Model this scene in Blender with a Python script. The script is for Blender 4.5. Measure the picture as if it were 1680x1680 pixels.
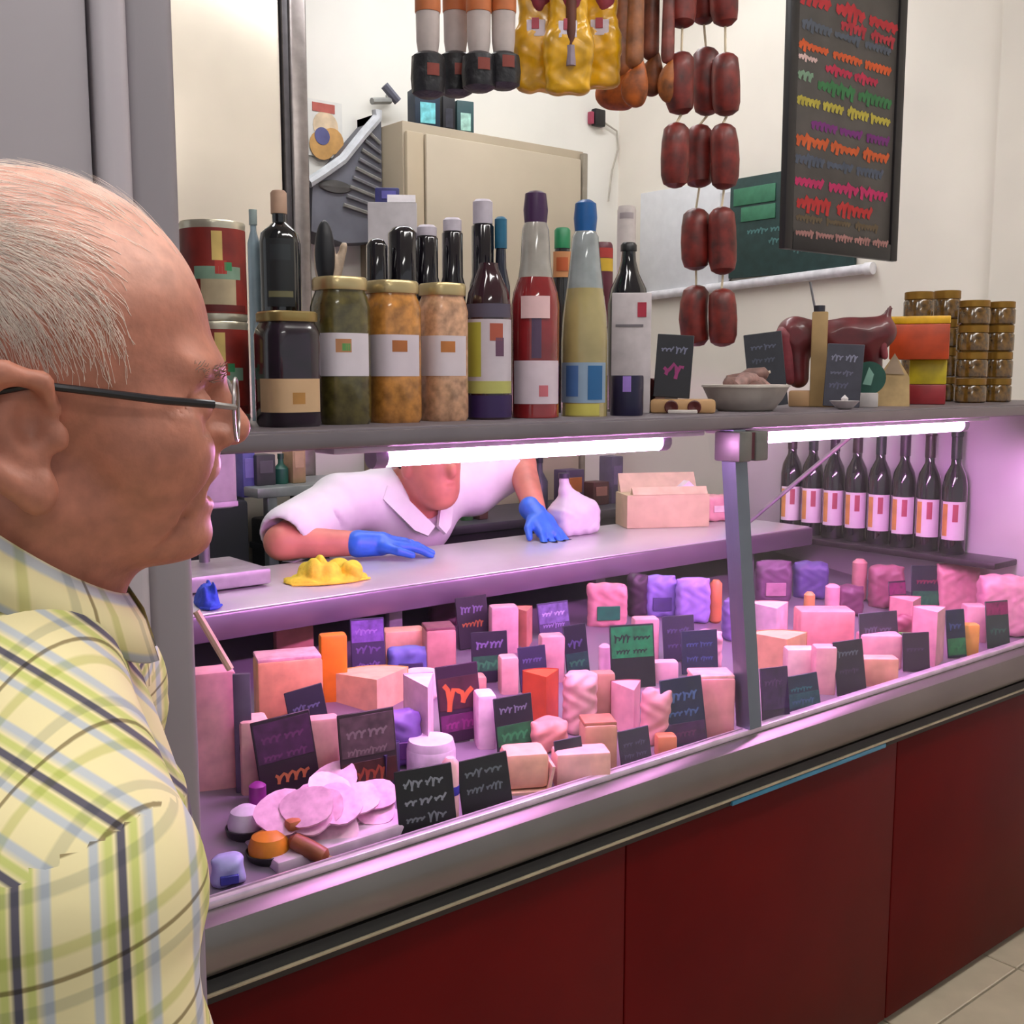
import bpy, bmesh, math, random
import numpy as np
from mathutils import Vector, Matrix, Euler

for o in list(bpy.data.objects): bpy.data.objects.remove(o)
S = bpy.context.scene; COL = S.collection
rng = random.Random(7)

# ------------------------------------------------------------------ camera
FPX = 1800.0; EYE = 1.45
PITCH = math.radians(7.125); YAW = math.radians(50.62)       # YAW: angle of the counter direction right of the view
FH = Vector((math.cos(YAW), math.sin(YAW), 0)); RT = Vector((math.sin(YAW), -math.cos(YAW), 0)); UZ = Vector((0, 0, 1))
FW = FH*math.cos(PITCH) - UZ*math.sin(PITCH); UPV = UZ*math.cos(PITCH) + FH*math.sin(PITCH)
CAM = Vector((0, 0, EYE))
cd = bpy.data.cameras.new('camera'); cam = bpy.data.objects.new('camera', cd); COL.objects.link(cam)
cd.sensor_width = 36; cd.lens = 36*FPX/1680; cd.clip_start = .02
cam.matrix_world = Matrix(((RT.x, UPV.x, -FW.x, 0), (RT.y, UPV.y, -FW.y, 0), (RT.z, UPV.z, -FW.z, EYE), (0, 0, 0, 1)))
S.camera = cam
# ------------------------------------------------------------------ world, exposure
w = bpy.data.worlds.new('hall_light'); S.world = w; w.use_nodes = True
w.node_tree.nodes['Background'].inputs[0].default_value = (.93, .96, 1, 1)
w.node_tree.nodes['Background'].inputs[1].default_value = .55
S.view_settings.view_transform = 'Standard'; S.view_settings.look = 'None'
S.view_settings.exposure = 0.0; S.view_settings.gamma = 1; S.view_settings.use_curve_mapping = False
LED_COLOR = (1, .41, .98); LED_POWER = 115.0; CEIL_POWER = 19.0

# ------------------------------------------------------------------ helpers
def ray(px, py): return FW*FPX + RT*(px-840) - UPV*(py-840)
def at(px, py, X=None, Y=None, Z=None):
    d = ray(px, py)
    t = X/d.x if X is not None else Y/d.y if Y is not None else (Z-EYE)/d.z
    return CAM + d*t
def depth(p): return (Vector(p)-CAM).dot(FW)
def sz(p, n): return n*depth(p)/FPX
DZ0, DS, DY0 = .775, .12, 1.28                                # display deck: height, slope, front
def dk(px, py):
    d = ray(px, py); t = (DZ0-DS*DY0-EYE)/(d.z-DS*d.y); return CAM + d*t
def deckz(y): return DZ0 + DS*(y-DY0)
def lin(h):
    if isinstance(h, str):
        h = h.lstrip('#'); c = [int(h[i:i+2], 16)/255 for i in (0, 2, 4)]
    else: c = h
    return tuple(x/12.92 if x <= .04045 else ((x+.055)/1.055)**2.4 for x in c)
MATS = {}
def M(col, rough=.5, metal=0, noise=.08, scale=25, bump=0, trans=0, coat=0, sss=0, spec=.5):
    key = (str(col), rough, metal, noise, scale, bump, trans, coat, sss, spec)
    if key in MATS: return MATS[key]
    m = bpy.data.materials.new('surface_%d' % len(MATS)); m.use_nodes = True; nt = m.node_tree
    b = nt.nodes['Principled BSDF']; c = lin(col)
    b.inputs['Roughness'].default_value = rough; b.inputs['Metallic'].default_value = metal
    b.inputs['Coat Weight'].default_value = coat; b.inputs['Specular IOR Level'].default_value = spec; b.inputs['Transmission Weight'].default_value = trans
    if sss: b.inputs['Subsurface Weight'].default_value = sss; b.inputs['Subsurface Radius'].default_value = (.01, .004, .002)
    tc = nt.nodes.new('ShaderNodeTexCoord'); n = nt.nodes.new('ShaderNodeTexNoise')
    n.inputs['Scale'].default_value = scale; n.inputs['Detail'].default_value = 3
    nt.links.new(tc.outputs['Object'], n.inputs['Vector'])
    r = nt.nodes.new('ShaderNodeValToRGB')
    lo = tuple(max(0, x*(1-noise*2)) for x in c); hi = tuple(min(1, x*(1+noise*2)) for x in c)
    r.color_ramp.elements[0].position = .3; r.color_ramp.elements[1].position = .7
    r.color_ramp.elements[0].color = (*lo, 1); r.color_ramp.elements[1].color = (*hi, 1)
    nt.links.new(n.outputs['Fac'], r.inputs['Fac']); nt.links.new(r.outputs['Color'], b.inputs['Base Color'])
    if bump:
        bp = nt.nodes.new('ShaderNodeBump'); bp.inputs['Strength'].default_value = bump; bp.inputs['Distance'].default_value = .01
        nt.links.new(n.outputs['Fac'], bp.inputs['Height']); nt.links.new(bp.outputs['Normal'], b.inputs['Normal'])
    MATS[key] = m; return m
def emitter(col, power):
    m = bpy.data.materials.new('lamp_light'); m.use_nodes = True; nt = m.node_tree; nt.nodes.clear()
    e = nt.nodes.new('ShaderNodeEmission'); o = nt.nodes.new('ShaderNodeOutputMaterial')
    e.inputs[0].default_value = (*col, 1); e.inputs[1].default_value = power
    nt.links.new(e.outputs[0], o.inputs[0]); return m
def pane_glass(tint=(1, 1, 1), gloss=.6):
    m = bpy.data.materials.new('pane_glass'); m.use_nodes = True; nt = m.node_tree; nt.nodes.clear()
    t = nt.nodes.new('ShaderNodeBsdfTransparent'); g = nt.nodes.new('ShaderNodeBsdfGlossy'); x = nt.nodes.new('ShaderNodeMixShader')
    fr = nt.nodes.new('ShaderNodeFresnel'); mu = nt.nodes.new('ShaderNodeMath'); mu.operation = 'MULTIPLY'; mu.inputs[1].default_value = gloss
    o = nt.nodes.new('ShaderNodeOutputMaterial'); t.inputs[0].default_value = (*tint, 1); g.inputs['Roughness'].default_value = .03
    fr.inputs['IOR'].default_value = 1.45
    nt.links.new(fr.outputs[0], mu.inputs[0]); nt.links.new(mu.outputs[0], x.inputs[0]); nt.links.new(t.outputs[0], x.inputs[1])
    nt.links.new(g.outputs[0], x.inputs[2]); nt.links.new(x.outputs[0], o.inputs[0]); return m
GLASS = pane_glass((.98, .985, .985), .07)
CLEAR = pane_glass((.80, .83, .84), 1.0)

class MB:
    def __init__(s): s.v = []; s.f = []
    def add(s, vs, fs):
        k = len(s.v); s.v += [tuple(v) for v in vs]; s.f += [tuple(i+k for i in f) for f in fs]; return s
    def box(s, x0, x1, y0, y1, z0, z1):
        return s.add([(x, y, z) for z in (z0, z1) for y in (y0, y1) for x in (x0, x1)],
                     [(0, 2, 3, 1), (4, 5, 7, 6), (0, 1, 5, 4), (2, 6, 7, 3), (0, 4, 6, 2), (1, 3, 7, 5)])
    def cbox(s, x0, x1, y0, y1, z0, z1, r=.004, seg=2):          # bevelled box
        bm = bmesh.new(); bmesh.ops.create_cube(bm, size=1)
        for v in bm.verts: v.co = ((x0+x1)/2+v.co.x*(x1-x0), (y0+y1)/2+v.co.y*(y1-y0), (z0+z1)/2+v.co.z*(z1-z0))
        r = min(r, .45*min(x1-x0, y1-y0, z1-z0))
        bmesh.ops.bevel(bm, geom=bm.edges[:], offset=r, segments=seg, profile=.5, affect='EDGES')
        bm.verts.index_update(); s.add([v.co for v in bm.verts], [[v.index for v in f.verts] for f in bm.faces]); bm.free(); return s
    def lathe(s, prof, n=20, c=(0, 0, 0), a0=0, a1=2*math.pi, sq=0):
        full = abs(a1-a0-2*math.pi) < 1e-6; m = n if full else n+1; vs = []
        for (r, z) in prof:
            for i in range(m):
                a = a0+(a1-a0)*i/n
                k = 1.0
                if sq: k = (abs(math.cos(a))**sq+abs(math.sin(a))**sq)**(-1/sq)
                vs.append((c[0]+r*k*math.cos(a), c[1]+r*k*math.sin(a), c[2]+z))
        fs = []
        for j in range(len(prof)-1):
            for i in range(n):
                i2 = (i+1) % m if full else i+1
                fs.append((j*m+i, j*m+i2, (j+1)*m+i2, (j+1)*m+i))
        if full:
            if prof[0][0] > 1e-5: fs.append(tuple(reversed(range(m))))
            if prof[-1][0] > 1e-5: fs.append(tuple(range((len(prof)-1)*m, len(prof)*m)))
        return s.add(vs, fs)
    def tube(s, pts, r, n=8):
        pts = [Vector(p) for p in pts]; rs = r if isinstance(r, (list, tuple)) else [r]*len(pts)
        vs = []; nrm = None
        for i, p in enumerate(pts):
            t = (pts[min(i+1, len(pts)-1)]-pts[max(i-1, 0)]).normalized()
            if nrm is None: nrm = t.orthogonal().normalized()
            else: nrm = (nrm-t*nrm.dot(t)).normalized()
            b = t.cross(nrm)
            for k in range(n):
                a = 2*math.pi*k/n; vs.append(p+(nrm*math.cos(a)+b*math.sin(a))*rs[i])
        fs = [(i*n+k, i*n+(k+1) % n, (i+1)*n+(k+1) % n, (i+1)*n+k) for i in range(len(pts)-1) for k in range(n)]
        fs += [tuple(reversed(range(n))), tuple(range((len(pts)-1)*n, len(pts)*n))]
        return s.add(vs, fs)
    def prism(s, poly, h0, h1, ax='z'):                           # poly in the plane across ax
        n = len(poly)
        def P(u, v, h): return (u, v, h) if ax == 'z' else (u, h, v) if ax == 'y' else (h, u, v)
        vs = [P(u, v, h0) for u, v in poly]+[P(u, v, h1) for u, v in poly]
        fs = [tuple(reversed(range(n))), tuple(range(n, 2*n))]+[(i, (i+1) % n, (i+1) % n+n, i+n) for i in range(n)]
        return s.add(vs, fs)
    def xf(s, m): s.v = [tuple(m @ Vector(v)) for v in s.v]; return s
def flag(o, label=None, cat=None, group=None, kind=None):
    if label: o['label'] = label
    if cat: o['category'] = cat
    if group: o['group'] = group
    if kind: o['kind'] = kind
    return o
def obj(name, mb, mat, parent=None, smooth=40, **k):
    me = mb
    if isinstance(mb, MB):
        me = bpy.data.meshes.new(name); me.from_pydata(mb.v, [], mb.f)
        bm = bmesh.new(); bm.from_mesh(me); bmesh.ops.recalc_face_normals(bm, faces=bm.faces[:]); bm.to_mesh(me); bm.free()
        me.materials.append(mat)
        if smooth: me.shade_smooth(); me.set_sharp_from_angle(angle=math.radians(smooth))
    o = bpy.data.objects.new(name, me); COL.objects.link(o)
    if parent: o.parent = parent
    return flag(o, **k)
def thing(name, label, cat, loc=(0, 0, 0), rz=0, group=None, rot=None):
    o = bpy.data.objects.new(name, None); COL.objects.link(o); o.empty_display_size = .05
    o.location = loc; o.rotation_euler = rot or (0, 0, rz)
    return flag(o, label, cat, group)
def face_cam(p):                                                  # turn so that local -y looks at the customer side
    d = CAM-Vector(p); return math.atan2(d.y, d.x)+math.pi/2
def ribbon(pts, t):                                               # flat stroke in the xz plane, slightly proud towards -y
    mb = MB(); vs = []
    for i, p in enumerate(pts):
        a = pts[max(i-1, 0)]; b = pts[min(i+1, len(pts)-1)]
        dx, dz = b[0]-a[0], b[1]-a[1]; L = math.hypot(dx, dz) or 1
        nx, nz = -dz/L*t, dx/L*t
        vs += [(p[0]+nx, 0, p[1]+nz), (p[0]-nx, 0, p[1]-nz)]
    return mb.add(vs, [(2*i, 2*i+1, 2*i+3, 2*i+2) for i in range(len(pts)-1)])
def scribble(x0, x1, z, h, t, r, mb=None, words=2, y=0):          # a line of illegible flowing handwriting
    mb = mb or MB(); x = x0; W = x1-x0
    for k in range(words):
        ln = W/words*(.80+.12*r.random()); n = max(2, int(round(ln/(h*.62)))); pts = []; m = n*7; amp = .4; ph = r.random()*6
        for i in range(m+1):
            if i % 7 == 0: amp = r.choice((.22, .28, .3, .34, .55))
            q = 2*math.pi*i/7
            pts.append((x+ln*(i/m)+.16*h*math.sin(q+.6), z+h*(.3+amp*math.cos(q)+.06*math.sin(i*.9+ph))))
        q = ribbon(pts, t); mb.add([(a, y-6e-6*(i_//2), c) for i_, (a, b, c) in enumerate(q.v)], q.f); x += W/words
    return mb

# ---- smooth distance-field modelling for bodies and other organic things
def sell(c, r):
    c = np.array(c, np.float32); r = np.array(r, np.float32)
    def f(p):
        q = (p-c)/r; k0 = np.sqrt((q*q).sum(-1)); q2 = q/r; k1 = np.sqrt((q2*q2).sum(-1))+1e-9
        return k0*(k0-1)/k1
    return f
def scone(a, b, ra, rb):
    a = np.array(a, np.float32); b = np.array(b, np.float32); ba = b-a; L2 = float((ba*ba).sum())
    def f(p):
        pa = p-a; t = np.clip((pa*ba).sum(-1)/L2, 0, 1)
        d = pa-t[..., None]*ba
        return np.sqrt((d*d).sum(-1))-(ra+(rb-ra)*t)
    return f
def field(ops, p):
    F = np.full(p.shape[:-1], 9.0, np.float32)
    for op, fn, k in ops:
        d = fn(p).astype(np.float32)
        if op == 'u':
            h = np.clip(.5+.5*(F-d)/k, 0, 1); F = F*(1-h)+d*h-k*h*(1-h)
        else:
            h = np.clip(.5-.5*(F+d)/k, 0, 1); F = F*(1-h)-d*h+k*h*(1-h)
    return F
def nets(ops, xs, ys, zs, post=None):                            # naive surface nets on a tensor grid
    xs, ys, zs = (np.asarray(t, np.float32) for t in (xs, ys, zs))
    P = np.stack(np.meshgrid(xs, ys, zs, indexing='ij'), -1); F = field(ops, P)
    if post: F = post(F, P)
    n = F.shape; inside = F < 0
    acc = np.zeros((n[0]-1, n[1]-1, n[2]-1, 3), np.float32); cnt = np.zeros(acc.shape[:3], np.float32)
    def sub(A, o): return A[o[0]:n[0]-1+o[0], o[1]:n[1]-1+o[1], o[2]:n[2]-1+o[2]]
    for ax in range(3):
        oth = [i for i in range(3) if i != ax]
        for u in (0, 1):
            for v in (0, 1):
                o0 = [0, 0, 0]; o0[oth[0]] = u; o0[oth[1]] = v; o1 = list(o0); o1[ax] = 1
                f0, f1 = sub(F, o0), sub(F, o1); m = (f0 < 0) != (f1 < 0)
                t = np.where(m, f0/np.where(m, f0-f1, 1), 0)[..., None]
                q = sub(P, o0)*(1-t)+sub(P, o1)*t
                acc += np.where(m[..., None], q, 0); cnt += m
    act = cnt > 0; idx = -np.ones(cnt.shape, np.int64); idx[act] = np.arange(act.sum())
    V = acc[act]/cnt[act][:, None]; Q = []
    for ax in range(3):
        o1 = [0, 0, 0]; o1[ax] = 1
        A = inside[:n[0]-1 if ax == 0 else n[0], :n[1]-1 if ax == 1 else n[1], :n[2]-1 if ax == 2 else n[2]]
        B = inside[(1 if ax == 0 else 0):, (1 if ax == 1 else 0):, (1 if ax == 2 else 0):]
        e = np.argwhere(A != B); e = e[np.all([(e[:, i] > 0) & (e[:, i] < n[i]-1) for i in range(3) if i != ax], axis=0)]
        flip = A[e[:, 0], e[:, 1], e[:, 2]]
        u, v = [(1, 2), (2, 0), (0, 1)][ax]; q = []
        for du, dv in ((0, 0), (1, 0), (1, 1), (0, 1)):
            c = e.copy(); c[:, u] -= du; c[:, v] -= dv; q.append(idx[c[:, 0], c[:, 1], c[:, 2]])
        q = np.stack(q, 1); q = np.where(flip[:, None], q, q[:, ::-1]); Q.append(q)
    Q = np.concatenate(Q); Q = Q[(Q >= 0).all(1)]
    return V, Q
def netmesh(name, V, Q, mat, parent, **k):
    me = bpy.data.meshes.new(name); me.from_pydata(V.tolist(), [], Q.tolist()); me.materials.append(mat); me.shade_smooth()
    bm = bmesh.new(); bm.from_mesh(me); bmesh.ops.recalc_face_normals(bm, faces=bm.faces[:]); bm.to_mesh(me); bm.free()
    o = bpy.data.objects.new(name, me); COL.objects.link(o); o.parent = parent
    return flag(o, **k)
def blob(ops, lo, hi, h):
    return nets(ops, *[np.arange(lo[i]-2*h, hi[i]+3*h, h) for i in range(3)])
def srbox(c, h, r):
    c = np.array(c, np.float32); h = np.array(h, np.float32)-r
    def f(p):
        q = np.abs(p-c)-h
        return np.sqrt((np.maximum(q, 0)**2).sum(-1))+np.minimum(q.max(-1), 0)-r+.0022*np.sin(p[..., 0]*160+2*np.sin(p[..., 2]*90))*np.sin(p[..., 2]*130+1)
    return f
def sym(fn):
    def g(p):
        q = p.copy(); q[..., 1] = np.abs(q[..., 1]); return fn(q)
    return g

# ------------------------------------------------------------------ the setting
WALL = M('#e6dfd3', .8, noise=.02, scale=3); WALLB = M('#e9e6de', .8, noise=.02, scale=3)
STEEL = M('#8e8a8c', .38, .75, .05, 6); DARKRUB = M('#15130f', .6, noise=.2)
RX, BY = 3.47, 3.5
st = lambda name, mb, mat, parent=None, **k: obj(name, mb, mat, parent, **({'kind': 'structure'} if not parent else {}), **k)
fl = st('floor', MB().box(-4, RX+.1, -4, BY+.1, -.08, -.006), M('#8d8574', .7))
T = .45; tile_me = None
def tilemesh():
    me = bpy.data.meshes.new('tile'); b = MB().cbox(-T/2+.003, T/2-.003, -T/2+.003, T/2-.003, -.012, 0, .002, 1)
    me.from_pydata(b.v, [], b.f); me.materials.append(M('#b9ad97', .35, noise=.05, scale=9)); return me
tm = tilemesh()
for i in range(-2, 8):
    for j in range(-2, 8):
        t = obj('tile', tm, None, fl); t.location = (i*T+.1, j*T+.05, 0)
st('wall_back', MB().box(-1.2, RX+.1, BY, BY+.1, 0, 3.3), WALLB)
st('wall_right', MB().box(RX, RX+.1, -1.2, BY, 0, 3.3), WALL)
st('ceiling', MB().box(-4, RX+.1, -4, BY+.1, 3.3, 3.4), M('#d8d6d0', .9, noise=.02))
# shallow darker pier added to give a soft vertical shadow on the right wall
st('shadow_pier_1', MB().box(RX-.05, RX, 1.35, 1.78, 0, 3.3), M('#dcd5c9', .8, noise=.02, scale=3))

# grey metal pillar at the counter's left end
pil = thing('metal_pillar', 'tall grey sheet metal pillar behind the man in the plaid shirt', 'pillar', (0, 0, 0))
PM = M('#989297', .5, .15, .04, 2)
xa, xb, xc = (at(p, 150, Y=1.12).x for p in (152, 214, 293))
obj('cladding_panel', MB().cbox(-1.0, xa, 1.125, 1.19, 0, 3.3, .006), PM, pil)
obj('cladding_panel', MB().cbox(xa+.004, xb, 1.115, 1.19, 0, 3.3, .012, 4), M('#aaa3a9', .45, .15, .04, 2), pil)
obj('cladding_panel', MB().cbox(xb-.004, xc, 1.122, 1.19, 0, 3.3, .012, 3), M('#857f85', .5, .15, .04, 2), pil)
obj('core', MB().box(-1.0, .46, 1.19, 1.55, 0, 3.3), M('#5b575c', .6), pil)

# ceiling luminaires
LUM = emitter((1, .97, .93), CEIL_POWER); LUMB = emitter((.97, .98, 1), CEIL_POWER*.78)
for i, (x, y, lab) in enumerate([(-.15, .75, 'long ceiling light above the balding customer'), (1.2, .1, 'long ceiling light above the aisle before the counter'),
                                 (1.2, 2.5, 'long ceiling light above the shop assistant'), (2.5, 2.7, 'long ceiling light near the back right corner'),
                                 (2.4, .3, 'long ceiling light above the aisle by the right end'), (-.6, -1.6, 'long ceiling light far behind the viewer')]):
    t = thing('ceiling_light', lab, 'light', (x, y, 3.3), group='ceiling lights')
    obj('housing', MB().cbox(-.65, .65, -.18, .18, -.05, 0, .005), M('#d9d9d9', .5), t)
    obj('diffuser', MB().cbox(-.62, .62, -.15, .15, -.062, -.045, .004), LUMB if y > 2 else LUM, t)

# ------------------------------------------------------------------ the refrigerated counter
X0, X1 = .5, 2.9
case = thing('deli_counter', 'long red and steel deli counter with glass front', 'counter', (0, 0, 0))
RED = M('#540202', .5, 0, .06, 4, spec=.12)
edges = [X0, 1.27, 2.10, X1]
for a, b in zip(edges[:-1], edges[1:]):
    obj('front_panel', MB().cbox(a+.001, b-.001, 1.243, 1.275, .02, .668, .004), RED, case, label='glossy dark red front panel')
obj('plinth', MB().box(X0, X1, 1.30, 2.3, 0, .05), M('#2a2725', .7), case)
obj('carcass', MB().box(X0, X1, 1.277, 2.32, .05, .70), M('#55504e', .7), case)
bump = [(1.243, .705), (1.222, .712), (1.214, .725), (1.214, .755), (1.222, .775), (1.243, .786), (1.275, .786), (1.275, .705)]
obj('steel_bumper', MB().prism(bump, X0, X1, 'x'), M('#77736f', .36, .8, .05, 5), case)
obj('rubber_rail', MB().prism([(1.243, .668), (1.228, .672), (1.222, .688), (1.228, .704), (1.27, .704), (1.27, .668)], X0, X1, 'x'), DARKRUB, case)
obj('rail_lip', MB().cbox(X0, X1, 1.2195, 1.224, .6845, .6895, .0015), M('#a59a80', .4, .4), case, label='thin pale lip along the black rail')
obj('rail_glint', MB().cbox(1.52, 2.02, 1.2215, 1.2285, .673, .683, .002), M('#2a7896', .4), case, label='teal strip standing in for a glint on the black rail')  # solid teal strip paints the blue-teal glint along the rail
obj('glass_channel', MB().cbox(X0, X1, 1.243, 1.262, .786, .797, .002), M('#d8c4d8', .3, .5), case, label='pale bright channel holding the glass')
# display deck (sloping) + back and end walls
LINER = M('#cfc6cd', .4, .3, .03, 5)
obj('display_deck', MB().prism([(1.262, deckz(1.262)-.02), (1.262, deckz(1.262)), (2.2, deckz(2.2)), (2.2, deckz(2.2)-.02)], X0+.02, X1-.02, 'x'), M('#8d8092', .35, .4, .04, 6), case)
obj('back_liner', MB().box(X0+.02, X1-.02, 2.2, 2.22, .70, .965), M('#2b2230', .5), case)
obj('end_panel', MB().cbox(X1-.02, X1+.02, 1.262, 2.3, .70, 1.345, .004), LINER, case)
obj('end_panel', MB().box(X0, X0+.02, 1.275, 2.3, .70, .80), LINER, case)
obj('steel_ledge', MB().cbox(X1-.14, X1-.02, 1.38, 2.2, .945, .962, .003), M('#3c333c', .4, .6), case, label='dark ledge under the row of bottles')
# leaning front glass in two panes, posts, shelf
def lean(z): return 1.252+(z-.797)/(1.35-.797)*.056
for a, b in ((X0+.01, 1.585), (1.625, X1-.03)):
    obj('front_glass', MB().prism([(lean(.797), .797), (lean(1.35), 1.35), (lean(1.35)+.005, 1.35), (lean(.797)+.005, .797)], a, b, 'x'), GLASS, case, label='clear leaning glass pane')
pm = MB()
for (z0, z1) in ((.797, 1.35),):
    pm.prism([(lean(z0)-.012, z0), (lean(z1)-.012, z1), (lean(z1)+.02, z1), (lean(z0)+.02, z0)], 1.588, 1.622, 'x')
obj('post', pm, M('#6f7a86', .35, .75, .05, 6), case, label='upright steel post between the glass panes')
for dx in (0, .048):
    obj('clamp', MB().cbox(1.578+dx, 1.615+dx, lean(1.3)-.03, lean(1.3)+.03, 1.292, 1.347, .004), M('#6d6c68', .45, .5), case, label='grey clamp block at the top of the post')
obj('clamp_pad', MB().box(1.612, 1.630, lean(1.3)-.026, lean(1.3)+.02, 1.296, 1.345), M('#4a1b26', .6), case)
obj('stay_rod', MB().tube([(2.56, 1.62, 1.345), (2.47, 1.98, 1.015)], .006), M('#b9b0bc', .3, .8), case, label='thin slanting steel stay')
obj('edge_strip', MB().tube([at(322, 1003, X=.66), at(378, 1098, X=.70)], .006), M('#d8c39a', .5), case, label='cream sloping edge strip at the left end')
obj('shelf_bracket', MB().cbox(.54, .56, 1.40, 1.62, .80, 1.348, .004), STEEL, case)
# ------------------------------------------------------------------ shelf on top
SHZ = 1.378
sh = thing('top_shelf', 'long grey shelf on top of the glass counter', 'shelf', (0, 0, 0))
obj('shelf_board', MB().cbox(.52, X1+.25, 1.30, 1.72, 1.350, SHZ, .004), M('#6f666c', .45, .3, .04, 8), sh)
obj('front_edge', MB().cbox(.52, X1+.25, 1.294, 1.3, 1.352, 1.374, .002), M('#7b7276', .35, .6, .04, 8), sh)
# LED tubes under the shelf
LED = emitter(LED_COLOR, LED_POWER)
for (a, b, lab) in ((.885, 1.475, 'glowing pink tube lamp in the left bay of the counter'), (1.74, 2.54, 'glowing pink tube lamp in the right bay of the counter')):
    t = thing('tube_lamp', lab, 'lamp', (0, 0, 0), group='tube lamps under the shelf')
    obj('housing', MB().cbox(a-.1, b+.1, 1.352, 1.41, 1.338, 1.3495, .003), M('#c9b9cb', .4), t)
    obj('tube', MB().tube([(a, 1.38, 1.329), (b, 1.38, 1.329)], .0155, 14), LED, t)
    for x in (a, b): obj('end_cap', MB().tube([(x-.022 if x == a else x, 1.38, 1.329), (x if x == a else x+.022, 1.38, 1.329)], .017, 12), M('#8d7a94', .4), t)
# inner worktop
wt = thing('worktop', 'long steel worktop running along the back of the counter', 'worktop', (0, 0, 0))
obj('top_plate', MB().cbox(.62, X1-.145, 1.95, 2.36, .975, 1.0, .004), M('#cfc8d0', .3, .35, .04, 5), wt)
obj('front_edge', MB().cbox(.62, X1-.145, 1.938, 1.952, .945, .998, .005), M('#86758a', .35, .6, .04, 8), wt)
for x in (.66, 1.28, 1.9, 2.5): obj('support', MB().cbox(x, x+.035, 1.98, 2.0, deckz(1.98), .976, .003), M('#8a7f90', .4, .5), wt)
obj('corner_cap', MB().cbox(.615, .66, 1.934, 1.96, .965, 1.004, .006), M('#c9b7a8', .4), wt)

# ------------------------------------------------------------------ things on the shelf
def spos(px, Y): return Vector((at(px, 675, Y=Y).x, Y, SHZ))
def hz(px, py, Y): return at(px, py, Y=Y).z-SHZ
def arc(r, z0, z1, a, half, n=14):                                # curved patch on a round thing, a = direction it looks to
    return MB().lathe([(r, z0), (r, z1)], n, a0=a-half, a1=a+half)
def front_angle(p): d = CAM-Vector(p); return math.atan2(d.y, d.x)
def jar(px, Y, wpx, ytop, col, lidcol, label, labcol, spots, lz=(.3, .62), group=None):
    p = spos(px, Y); r = sz(p, wpx)/2; h = hz(px, ytop, Y); a = front_angle(p)
    t = thing('food_jar', label, 'jar', p, group=group)
    obj('glass_body', MB().lathe([(r*.92, 0), (r, .006), (r, h*.80), (r*.93, h*.86), (r*.84, h*.90), (r*.84, h*.915)], 28, sq=3.2), M(col, .22, 0, .22, 60, coat=.6), t)
    obj('lid', MB().lathe([(r*.90, h*.912), (r*.92, h*.92), (r*.92, h*.985), (r*.86, h), (0, h)], 28, sq=3.2), M(lidcol, .3, .6, .05), t)
    lb = obj('paper_label', arc(r*1.16, h*lz[0], h*lz[1], a, .95) if 0 else MB().lathe([(r*1.012, h*lz[0]), (r*1.012, h*lz[1])], 20, sq=3.2, a0=a-1.15, a1=a+1.15), M(labcol, .6, noise=.02), t)
    for (da, z0, z1, half, c) in spots:
        obj('label_print', MB().lathe([(r*1.018, h*z0), (r*1.018, h*z1)], 8, sq=3.2, a0=a+da-half, a1=a+da+half), M(c, .6), lb)
    return t
def bottle(px, Y, wpx, prof, label, parts, labels=(), group=None, name='bottle'):
    # prof: (width px, y px) from base to top ; parts: (name, i0, i1, material)
    p = spos(px, Y); a = front_angle(p)
    t = thing(name, label, 'bottle', p, group=group)
    pr = [(sz(p, w_)/2, max(0, hz(px, y_, Y))) for w_, y_ in prof]; pr[0] = (pr[0][0], 0)
    for nm, i0, i1, mt in parts:
        q = pr[i0:i1+1]
        if nm in ('cap', 'stopper'): q = [(0, q[0][1])]+q+[(0, q[-1][1])]
        obj(nm, MB().lathe(q, 22), mt, t)
    for (da, y0, y1, half, c, k) in labels:
        z0, z1 = max(.002, hz(px, y0, Y)), hz(px, y1, Y)
        if z0 > z1: z0, z1 = z1, z0
        rr = max(pr, key=lambda q: q[0])[0]
        if k > 2:                                                  # on a neck: radius given in px
            rr = sz(p, k)/2; k = 1.02
        obj('paper_label' if half > .5 else 'label_print', arc(rr*k, z0, z1, a+da, half), M(c, .55, noise=.03), t)
    return t
def gl(c, n=.1): return M(c, .1, 0, n, 15, coat=.7)

# stacked tins by the man's forehead
for k, (y0, y1, lab) in enumerate([(690, 528, 'lower of two stacked tomato tins beside the purple jar'), (528, 366, 'upper of two stacked tomato tins with red and green label')]):
    Y = 1.50; p = spos(358, Y); r = sz(p, 104)/2; z0 = max(0, hz(358, y0, Y)); h = hz(358, y1, Y)-z0; a = front_angle(p)
    t = thing('food_tin', lab, 'tin', p+Vector((0, 0, z0)), group='stacked tomato tins')
    obj('tin_body', MB().lathe([(r*.97, 0), (r, .004), (r*.98, .008), (r*.98, h-.008), (r, h-.004), (r*.97, h-.001), (r*.9, h-.004), (0, h-.004)], 26), M('#c9c2ae', .3, .7), t)
    lb = obj('paper_label', arc(r*.99, .010, h-.012, a, 2.6, 40), M('#7d2018', .5, noise=.15), t)
    for da, u0, u1, half, c in ((.12, .62, .96, .16, '#c9ab63'), (.15, .40, .55, .75, '#75917d'), (.15, .10, .40, .55, '#a8977a'), (.22, .46, .62, .18, '#a02a20'), (.45, .5, .6, .12, '#2f7d4e'), (.15, .02, .10, 1.0, '#5c0f0d')):
        obj('label_print', arc(r*1.0, .01+(h-.022)*u0, .01+(h-.022)*u1, a+da, half), M(c, .5, noise=.1), lb)
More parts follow.
